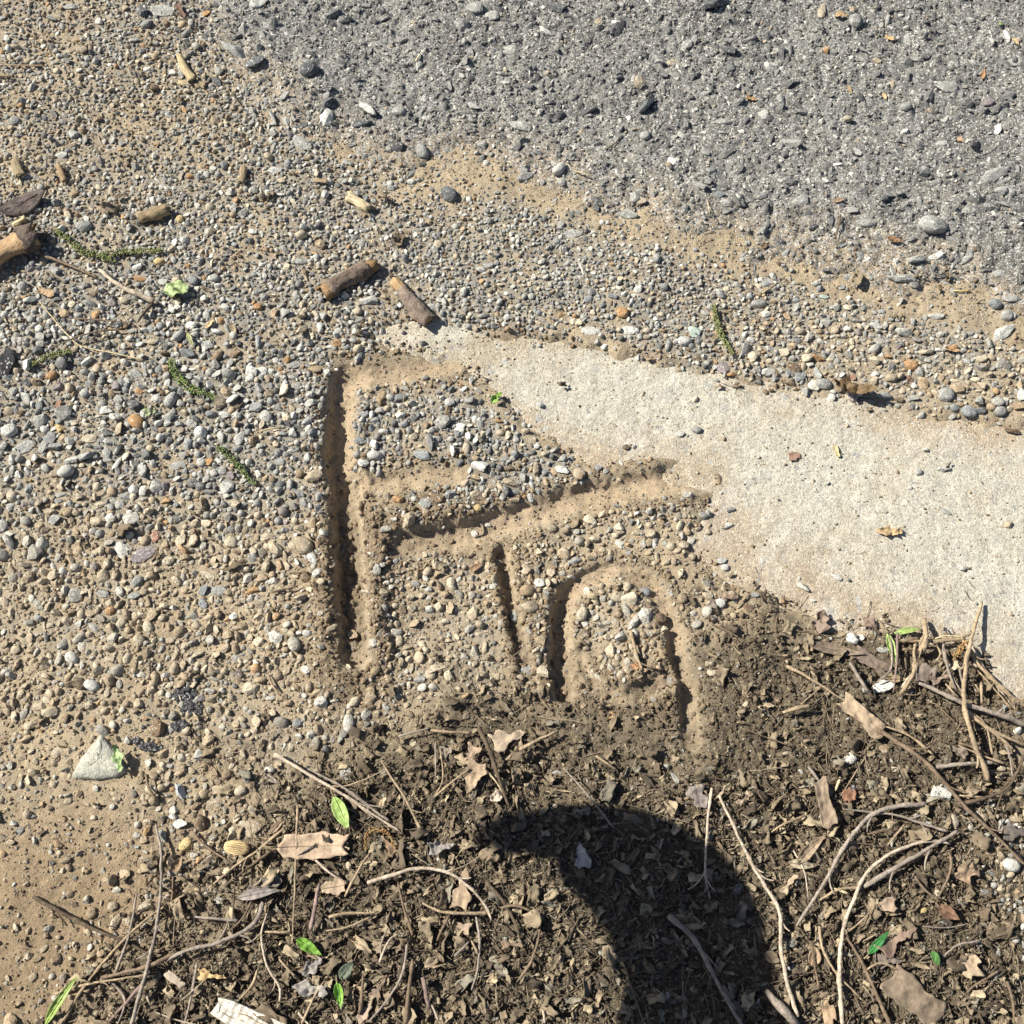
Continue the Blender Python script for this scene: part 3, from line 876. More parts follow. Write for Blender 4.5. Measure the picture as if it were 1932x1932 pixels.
OCC_S = 0.0006
ow, oh = int(1.6/OCC_S), int(1.45/OCC_S); OCC = np.zeros((oh, ow), bool); OX0, OY0 = -.80, -.62
def occ_idx(x, y): return int((x-OX0)/OCC_S), int((y-OY0)/OCC_S)
def occ_test(x, y, r):
    i, j = occ_idx(x, y); k = max(int(r/OCC_S), 0)
    a, b, c, d = max(i-k, 0), min(i+k+1, ow), max(j-k, 0), min(j+k+1, oh)
    if a >= b or c >= d: return True
    return OCC[c:d, a:b].any()
def occ_fill(x, y, r):
    i, j = occ_idx(x, y); k = max(int(r/OCC_S), 0)
    OCC[max(j-k, 0):min(j+k+1, oh), max(i-k, 0):min(i+k+1, ow)] = True
big = []                                             # x, y, rx, ry, turn, kind, colour, word
WEDGE = [(405, 592), (425, 535), (475, 455), (520, 405), (556, 366), (592, 402), (640, 462), (672, 520), (692, 565), (640, 590), (560, 604), (480, 602)]
for x_, y_ in ((470, 560), (550, 560), (620, 560), (550, 480)): occ_fill(*ground_pt('G', x_, y_), .011)
for ln in ST:
    if not ln.strip(): continue
    o_, x, y, a, b, t, k, c = ln.split(); x, y, a, b, t = float(x), float(y), float(a), float(b), float(t)
    if a < 2: continue
    u, v = Z(o_, x, y); px, py = G(u, v); s = .34722*pxscale(v)
    big.append([float(px), float(py), a*s, b*s, math.radians(t), k, CT.get(c) or PAL[c], CW.get(c, c)])
    occ_fill(float(px), float(py), (a+b)/2*s*.72)

# ------------------------------------------------------------------ the gravel: darts thrown from large to small
def palette(n, bg_, r):
    keys = ['grey', 'blue', 'pale', 'dark', 'cream', 'buff', 'tan', 'orange', 'brown', 'purple', 'white']
    pc = np.array([.30, .15, .25, .07, .06, .07, .03, .012, .02, .02, .02]); pb = np.array([.12, .03, .10, .02, .14, .30, .20, .02, .05, .01, .01])
    C = np.array([PAL[k] for k in keys]); out = np.zeros((n, 3)); ki = np.zeros(n, int)
    for i in range(n):
        p = pc*(1-bg_[i])+pb*bg_[i]; ki[i] = r.choice(len(keys), p=p/p.sum())
    out = C[ki]*r.uniform(.78, 1.2, (n, 1))
    dust = np.array([.40, .335, .245]); t = (.06+.36*bg_*r.uniform(.3, 1.3, n))[:, None]
    return out*(1-t)+dust*t, [keys[i] for i in ki]
r2 = np.random.RandomState(5)
LEV = [(.0078, 900), (.0064, 3200), (.0054, 9000), (.0044, 26000), (.0036, 60000), (.0028, 80000), (.0021, 90000), (.0014, 120000)]
px_, py_, pr_ = [], [], []
for R0, tries in LEV:
    X = r2.uniform(-.74, .74, tries); Y = r2.uniform(-.55, .72, tries)
    D = samp(DENS, X, Y); Rr = R0*r2.uniform(.82, 1.2, tries)*(1-.28*sstep(.1, .3, Y)*(R0 > .003))*(1+.1*sstep(-.35, -.2, X)*0)
    # coarser stones on the verge at the sides, finer in the middle band
    fine = np.exp(-((X-.10)/.22)**2)*sstep(-.05, .10, Y)
    fine = np.maximum(fine, .9*(samp(BEIGE, X, Y) > .5)*(X > -.12)*(Y > -.2)*.6)
    if R0 > .007: fine = np.maximum(fine, .75*(X > -.18))
    ok = r2.uniform(size=tries) < D**1.3*(1-.85*fine*(R0 > .0038))
    for x, y, r in zip(X[ok], Y[ok], Rr[ok]):
        if occ_test(x, y, r*.62): continue
        occ_fill(x, y, r*.66); px_.append(x); py_.append(y); pr_.append(r)
px_ = np.array(px_); py_ = np.array(py_); pr_ = np.array(pr_); n = len(px_)
bgv = np.clip(samp(BEIGE, px_, py_)+.15*fbm(px_, py_, 8, 90, 2), 0, 1)
colr, keyr = palette(n, bgv, r2)
vid = r2.randint(0, 16, n); hz = H(px_, py_)
asp = r2.uniform(.68, 1.28, (n, 3))
pos = np.stack([px_, py_, hz+pr_*r2.uniform(.05, .58, n)*(1-.45*bgv)], 1)
rot = np.stack([r2.uniform(-.7, .7, n), r2.uniform(-.7, .7, n), r2.uniform(0, 6.28, n)], 1)
# the largest of them join the individually built pebbles
u_, v_ = inv(px_, py_); inview = (u_ > 5) & (u_ < 1927) & (v_ > 5) & (v_ < 1927)
big.sort(key=lambda q: -q[2]*q[3]); big = big[:298]
need = max(0, 298-len(big))
order = [i for i in np.argsort(-pr_) if inview[i]][:need]
for i in order:
    vk = VAR[vid[i]][0]
    big.append([px_[i], py_[i], pr_[i], pr_[i]*.85, rot[i, 2], vk, tuple(colr[i]), CW.get(keyr[i], keyr[i])])
keepm = np.ones(n, bool); keepm[order] = False
gravel = scatter('gravel', pos[keepm], rot[keepm], (pr_[:, None]*asp)[keepm], vid[keepm], colr[keepm], [m for _, m in VAR], label='small grey and buff gravel scattered over the dirt verge', cat='gravel')
print('gravel', n, 'named pebbles', len(big))

# ------------------------------------------------------------------ labels for pebbles: what they look like and what they lie by
LM = [(1060, 2, 'the broken edge of the asphalt'), (310, 545, 'the crumpled pale green leaf'), (655, 525, 'the bark-covered branch stub'), (785, 565, 'the orange-ended bark stick'),
      (935, 748, 'the little bright green leaf'), (1610, 735, 'the curled dead leaf on the slab edge'), (1680, 1003, 'the curled tan leaf on the slab'), (235, 485, 'the long green catkin'),
      (385, 710, 'the green catkin above the grooves'), (450, 875, 'the green catkin beside the tall groove'), (1362, 640, 'the green catkin near the slab'), (90, 680, 'the green catkin by the black rock'),
      (50, 385, 'the dark cracked bark flake'), (25, 470, 'the orange wood chunk'), (290, 400, 'the short tan wood stub'), (352, 130, 'the upright tan splinter'), (675, 378, 'the pale wood stub'),
      (650, 700, 'the corner of the F'), (640, 1000, 'the middle of the tall groove'), (660, 1250, 'the foot of the tall groove'), (900, 670, 'the top arm of the F'), (790, 905, 'the middle arm of the F'),
      (900, 1010, 'the slanting groove'), (1310, 900, 'the tip of the slanting groove'), (960, 1150, 'the short groove'), (1170, 1080, 'the top of the arched groove'), (1300, 1330, 'the end of the arched groove'),
      (1050, 1230, 'the foot of the arched groove'), (190, 1430, 'the big pale wedge stone'), (360, 1330, 'the black charred crust'), (600, 1600, 'the long tan oak leaf'), (640, 1530, 'the lime green leaf'),
      (465, 1900, 'the white wood chip'), (1200, 1620, 'the big shadow'), (1800, 1240, 'the twig heap on the slab'), (1660, 1310, 'the white lump beside the heap'), (1770, 1500, 'the pitted pale stone'),
      (1570, 840, 'the reddish leaf scrap'), (1480, 1330, 'the pointed buff stick'), (1650, 1770, 'the dark green leaf'), (1925, 1640, 'the rubble by the slab'), (1750, 430, 'the broad stone in the asphalt edge'),
      (1300, 625, 'the sliver of pale glass'), (440, 110, 'the big grey stone at the asphalt'), (250, 20, 'the faded dirt along the top'), (1600, 180, 'the grey asphalt'), (1300, 180, 'the dark asphalt patch'),
      (1800, 550, 'the bare tan strip'), (1500, 480, 'the tan dirt at the asphalt foot'), (300, 1750, 'the crossed twigs'), (120, 1750, 'the bare trodden dirt'), (250, 800, 'the tan cylindrical pebble'), (570, 1033, 'the round buff cobble'),
      (270, 1040, 'the flat purplish stone'), (100, 850, 'the open grey gravel'), (1100, 520, 'the fine gravel band'), (1850, 700, 'the mixed gravel above the slab')]
used_l = set()
def near_lms(x, y):
    u, v = inv(x, y); L = sorted(LM, key=lambda q: (q[0]-u)**2+(q[1]-v)**2); return u, v, L
def pebble_label(x, y, a, word, kind):
    u, v, L = near_lms(x, y)
    size = 'large' if a > .011 else 'mid-sized' if a > .0075 else 'small' if a > .0045 else 'tiny'
    base = size+' '+word+' '+SHW[kind]+' pebble'
    def rel(l):
        dx, dy = u-l[0], v-l[1]; d = math.hypot(dx, dy)
        if d < 22: return 'touching'
        if abs(dy) > abs(dx)*.8: return ('just ' if d < 70 else '')+('above' if dy < 0 else 'below')
        return 'close beside' if d < 90 else 'off to the side of'
    cand = ['%s %s %s' % (base, rel(l), l[2]) for l in L[:3]]
    for i in range(4):
        for j in range(4):
            if i != j: cand.append('%s between %s and %s' % (base, L[i][2], L[j][2]))
    for c in cand:
        if c not in used_l and len(c.split()) <= 16: used_l.add(c); return c
    for c in cand:
        if len(c.split()) <= 16: return c
def zone(x, y):
    if samp(S_A, x, y) > 0: return 'stones bedded in the asphalt edge'
    if samp(S_S, x, y) > 0: return 'pebbles lying on the concrete slab'
    if samp(S_M, x, y) > 0: return 'pebbles among the leaf litter'
    return 'pebbles of the gravel verge'
for q, (x, y, a, b, t, k, c, wd) in enumerate(big):
    me = BIGV[k][q % len(BIGV[k])]
    z = float(H(x, y)[0]); hgt = {'angular': .65, 'round': .7, 'flat': .35, 'slab': .22}[k]*(a+b)/2
    name = {'slab': 'flat_stone'}.get(k, 'pebble')
    if wd.startswith('pale green tr'): name = 'glass_piece'
    o = bpy.data.objects.new(name, me); COL.objects.link(o)
    o.location = (x, y, z+hgt*({'slab': .1, 'flat': .3}.get(k, .38)))
    e = .2 if k != 'slab' else .05
    o.rotation_euler = (r2.uniform(-e, e), r2.uniform(-e, e), t); o.scale = (a, b*1.12, (a+b)/2)
    s = r2.uniform(.9, 1.1); o.color = (c[0]*s, c[1]*s, c[2]*s, 1)
    if name == 'glass_piece': o.data = stone_mesh('glass_piece', 3, 'flat', 990+q, M_GLASS)
    if a > .02 and samp(S_A, x, y) > .01: o.location.z -= .002
    lb = pebble_label(x, y, a, wd, k)
    if name == 'glass_piece': lb = lb.replace('pebble', 'piece of glass')
    tag(o, lb, 'glass' if name == 'glass_piece' else 'stone', None if name == 'glass_piece' else zone(x, y))

W = [ground_pt('G', x_, y_) for x_, y_ in WEDGE]; cx_, cy_ = np.mean(W, 0); zb = float(H(cx_, cy_)[0]); rr = np.random.RandomState(3); V = []; F = []; nW = len(W)
for ring, (ins, zz) in enumerate([(1.03, -.006), (1.0, .001), (.96, .0035), (.88, .005), (.5, .0056), (.15, .0056)]):
    for k, (x_, y_) in enumerate(W):
        for h_ in (0, .5):
            x2, y2 = W[(k+1) % nW]; px2 = x_+(x2-x_)*h_; py2 = y_+(y2-y_)*h_
            V.append([(px2-cx_)*ins+rr.normal()*.0005, (py2-cy_)*ins+rr.normal()*.0005, zz+(rr.normal()*.0006 if ring else 0)+(.03*(px2-cx_)*-1 if ring > 1 else 0)])
m2 = 2*nW
for ring in range(5):
    for k in range(m2): k2 = (k+1) % m2; F.append([ring*m2+k, ring*m2+k2, (ring+1)*m2+k2, (ring+1)*m2+k])
F.append([5*m2+k for k in range(m2)])
wd_ = linkm('flat_stone', mesh_from('flat_stone', V, F, True), M_STONE2 if 'M_STONE2' in globals() else M_STONE, col=CT['stoneA']); wd_.location = (cx_, cy_, zb)
tag(wd_, 'big pale greenish wedge-shaped stone with a crumpled leaf on its side', 'stone', 'pebbles of the gravel verge')

# ------------------------------------------------------------------ asphalt aggregate, soil crumbs, leaf litter, twig litter
def throw(n, fn, seed, x0=-.74, x1=.74, y0=-.55, y1=.72):
    r = np.random.RandomState(seed); X = r.uniform(x0, x1, n); Y = r.uniform(y0, y1, n); k = r.uniform(size=n) < fn(X, Y); return X[k], Y[k], r
def lognorm(r, n, m, s, lo, hi): return np.clip(m*np.exp(r.normal(0, s, n)), lo, hi)
X, Y, r = throw(110000, lambda x, y: sstep(-.06, .05, samp(S_A, x, y)+.03*fbm(x, y, 9, 3, 4)), 31, y0=.0)
n = len(X); R = lognorm(r, n, .00125, .45, .0006, .0042)
base = np.array([[.16, .158, .153], [.26, .255, .245], [.38, .37, .35], [.60, .58, .54], [.10, .10, .105], [.40, .33, .25]])
C = base[r.choice(6, n, p=[.26, .22, .18, .15, .15, .04])]*r.uniform(.8, 1.2, (n, 1))
C = C*.86+np.array([.36, .30, .23])*.14
agg = scatter('aggregate', np.stack([X, Y, H(X, Y)+R*r.uniform(-.35, .25, n)], 1), np.stack([r.uniform(-.7, .7, n), r.uniform(-.7, .7, n), r.uniform(0, 6.28, n)], 1),
        R[:, None]*np.stack([r.uniform(.8, 1.5, n), r.uniform(.6, 1, n), r.uniform(.5, .9, n)], 1), r.randint(0, 8, n), C, CHIPSV, parent=asphalt)
X, Y, r = throw(11000, lambda x, y: .8*sstep(-.05, .05, samp(S_A, x, y)+.03*fbm(x, y, 9, 3, 4)), 32, y0=.0)
n = len(X); R = lognorm(r, n, .0036, .45, .0020, .0115)
C = base[r.choice(6, n, p=[.34, .30, .10, .04, .20, .02])]*r.uniform(.8, 1.15, (n, 1))
scatter('aggregate', np.stack([X, Y, H(X, Y)+R*r.uniform(-.35, .08, n)], 1), np.stack([r.uniform(-.6, .6, n), r.uniform(-.6, .6, n), r.uniform(0, 6.28, n)], 1),
        R[:, None]*np.stack([r.uniform(.9, 1.4, n), r.uniform(.6, 1, n), r.uniform(.6, .9, n)], 1), r.randint(0, 9, n), C, [m for _, m in VAR], parent=asphalt)
# soil crumbs: along the ridges of the grooves and over the dug soil
def fcr(x, y):
    gn = samp(G_N, x, y); m = sstep(-.03, .02, samp(S_M, x, y)); rs = samp(ROUGHSOIL, x, y)
    return np.clip(.75*np.exp(-((gn-1.7)/.5)**2)+.75*rs*sstep(.95, 1.3, gn)+.40*m+.07, 0, 1)*(1-sstep(0, .02, samp(S_A, x, y)))*(1-.96*sstep(0, .012, samp(S_S, x, y)))*(1-.9*(gn < .95))
X, Y, r = throw(190000, fcr, 33)
n = len(X); R = lognorm(r, n, .0012, .42, .0006, .0046)
dk = np.clip(sstep(-.035, .02, samp(S_M, X, Y))*.9+samp(ROUGHSOIL, X, Y)*.25, 0, 1)[:, None]
C = (np.array([.26, .19, .125])*(1-dk)+np.array([.115, .09, .064])*dk)*r.uniform(.75, 1.25, (n, 1))
scatter('soil_crumbs', np.stack([X, Y, H(X, Y)+R*r.uniform(0, .5, n)], 1), r.uniform(0, 6.28, (n, 3)), R[:, None]*r.uniform(.75, 1.2, (n, 3)), r.randint(0, 6, n), C, CRUMBS,
        label='brown soil crumbs pushed up beside the finger-drawn grooves', cat='soil')
def fcl(x, y):
    gn = samp(G_N, x, y); hp_ = samp(HEAP, x, y)
    return np.clip(.5*np.exp(-((gn-1.6)/.4)**2)*(samp(ROUGHSOIL, x, y)*.8+.2)+.5*samp(G_F, x, y)+hp_/.012+.05*samp(ROUGHSOIL, x, y), 0, 1)*(samp(S_S, x, y) < .01)
X, Y, r = throw(26000, fcl, 41)
n = len(X); R = lognorm(r, n, .0026, .38, .0015, .0062)
C = np.array([.235, .18, .125])*r.uniform(.75, 1.2, (n, 1))
scatter('soil_clods', np.stack([X, Y, H(X, Y)+R*r.uniform(-.1, .4, n)], 1), r.uniform(0, 6.28, (n, 3)), R[:, None]*r.uniform(.75, 1.2, (n, 3)), r.randint(0, 6, n), C, CRUMBS,
        label='larger brown clods heaped along and inside the grooves', cat='soil')
# grit on the slab and the bare dirt
X, Y, r = throw(150000, lambda x, y: (.16*sstep(0, .02, samp(S_S, x, y))+.45*(1-sstep(0, .02, samp(S_S, x, y))))*(1-sstep(0, .03, samp(S_A, x, y))), 34)
n = len(X); R = lognorm(r, n, .00075, .4, .0004, .0021)
C = np.array([PAL[k] for k in ('grey', 'pale', 'cream', 'buff', 'tan', 'brown', 'dark')])[r.choice(7, n, p=[.15, .18, .2, .2, .12, .08, .07])]*r.uniform(.8, 1.2, (n, 1))
scatter('grit', np.stack([X, Y, H(X, Y)+R*r.uniform(0, .5, n)], 1), r.uniform(0, 6.28, (n, 3)), R[:, None]*r.uniform(.7, 1.2, (n, 3)), r.randint(0, 8, n), C, CHIPSV,
        label='fine grit sprinkled over the slab and dirt', cat='grit')
# leaf litter: torn brown scraps
def lit(x, y):
    m = samp(S_M, x, y); rb = samp(S_R, x, y); t = sstep(-.075, .07, m+.045*fbm(x, y, 11, 63, 5))
    u, v = inv(x, y); t = t*(.35+.65*sstep(1380, 1560, v))*(1-.75*np.exp(-(((u-1250)/190)**2+((v-1380)/100)**2)))
    return np.clip(t+.012, 0, 1)*(1-.8*sstep(0, .02, rb))*(samp(G_N, x, y) > 1.1)*(1-.9*sstep(.01, .02, samp(S_S, x, y)))*(samp(S_A, x, y) < 0)
litter_cols = np.array([[.185, .142, .102], [.24, .185, .132], [.135, .104, .078], [.31, .242, .172], [.40, .32, .225], [.085, .066, .052], [.25, .22, .18]])*np.array([.95, .965, .93])
for nn, m_, s_, lo, hi, sd_, pz in ((60000, .0021, .45, .0010, .0060, 35, [.24, .22, .20, .12, .05, .12, .05]), (40000, .0042, .38, .0030, .0100, 36, [.20, .24, .12, .20, .12, .05, .07]), (600, .0075, .25, .0060, .0115, 39, [.1, .2, .05, .25, .25, .05, .10])):
    X, Y, r = throw(nn, lit, sd_); n = len(X); R = lognorm(r, n, m_, s_, lo, hi)
    C = litter_cols[r.choice(7, n, p=pz)]*r.uniform(.8, 1.2, (n, 1))
    scatter('leaf_litter', np.stack([X, Y, H(X, Y)+R*r.uniform(.0, .35, n)+r.uniform(0, .003, n)], 1), np.stack([r.uniform(-.6, .6, n), r.uniform(-.6, .6, n), r.uniform(0, 6.28, n)], 1),
            R[:, None]*np.stack([r.uniform(.8, 1.3, n), r.uniform(.6, 1, n), r.uniform(.8, 1.2, n)], 1), r.randint(0, 12, n), C, SHARDS,
            label='crumbled brown leaf scraps covering the dark soil', cat='leaf litter')
for nn, m_, hi, sd_ in ((52000, .0045, .010, 37), (7500, .010, .022, 38), (1000, .022, .036, 40)):
    X, Y, r = throw(nn, lit, sd_); n = len(X); R = lognorm(r, n, m_, .4, .0025, hi)
    C = np.array([[.24, .185, .13], [.17, .13, .095], [.36, .285, .20], [.48, .40, .29], [.10, .075, .058]])[r.choice(5, n, p=[.3, .26, .2, .07, .17])]*r.uniform(.62, 1.0, (n, 1))
    th = r.uniform(.6, 1.2, n)*np.clip(.0058/R, .35, 1.5)
    scatter('twig_litter', np.stack([X, Y, H(X, Y)+.001+r.uniform(0, .004, n)], 1), np.stack([r.uniform(-3, 3, n), r.uniform(-.25, .25, n), r.uniform(0, 6.28, n)], 1),
            np.stack([R, R*th, R*th], 1), r.randint(0, 8, n), C, STICKS, label='short broken stalks and stem bits in the litter', cat='twig litter')

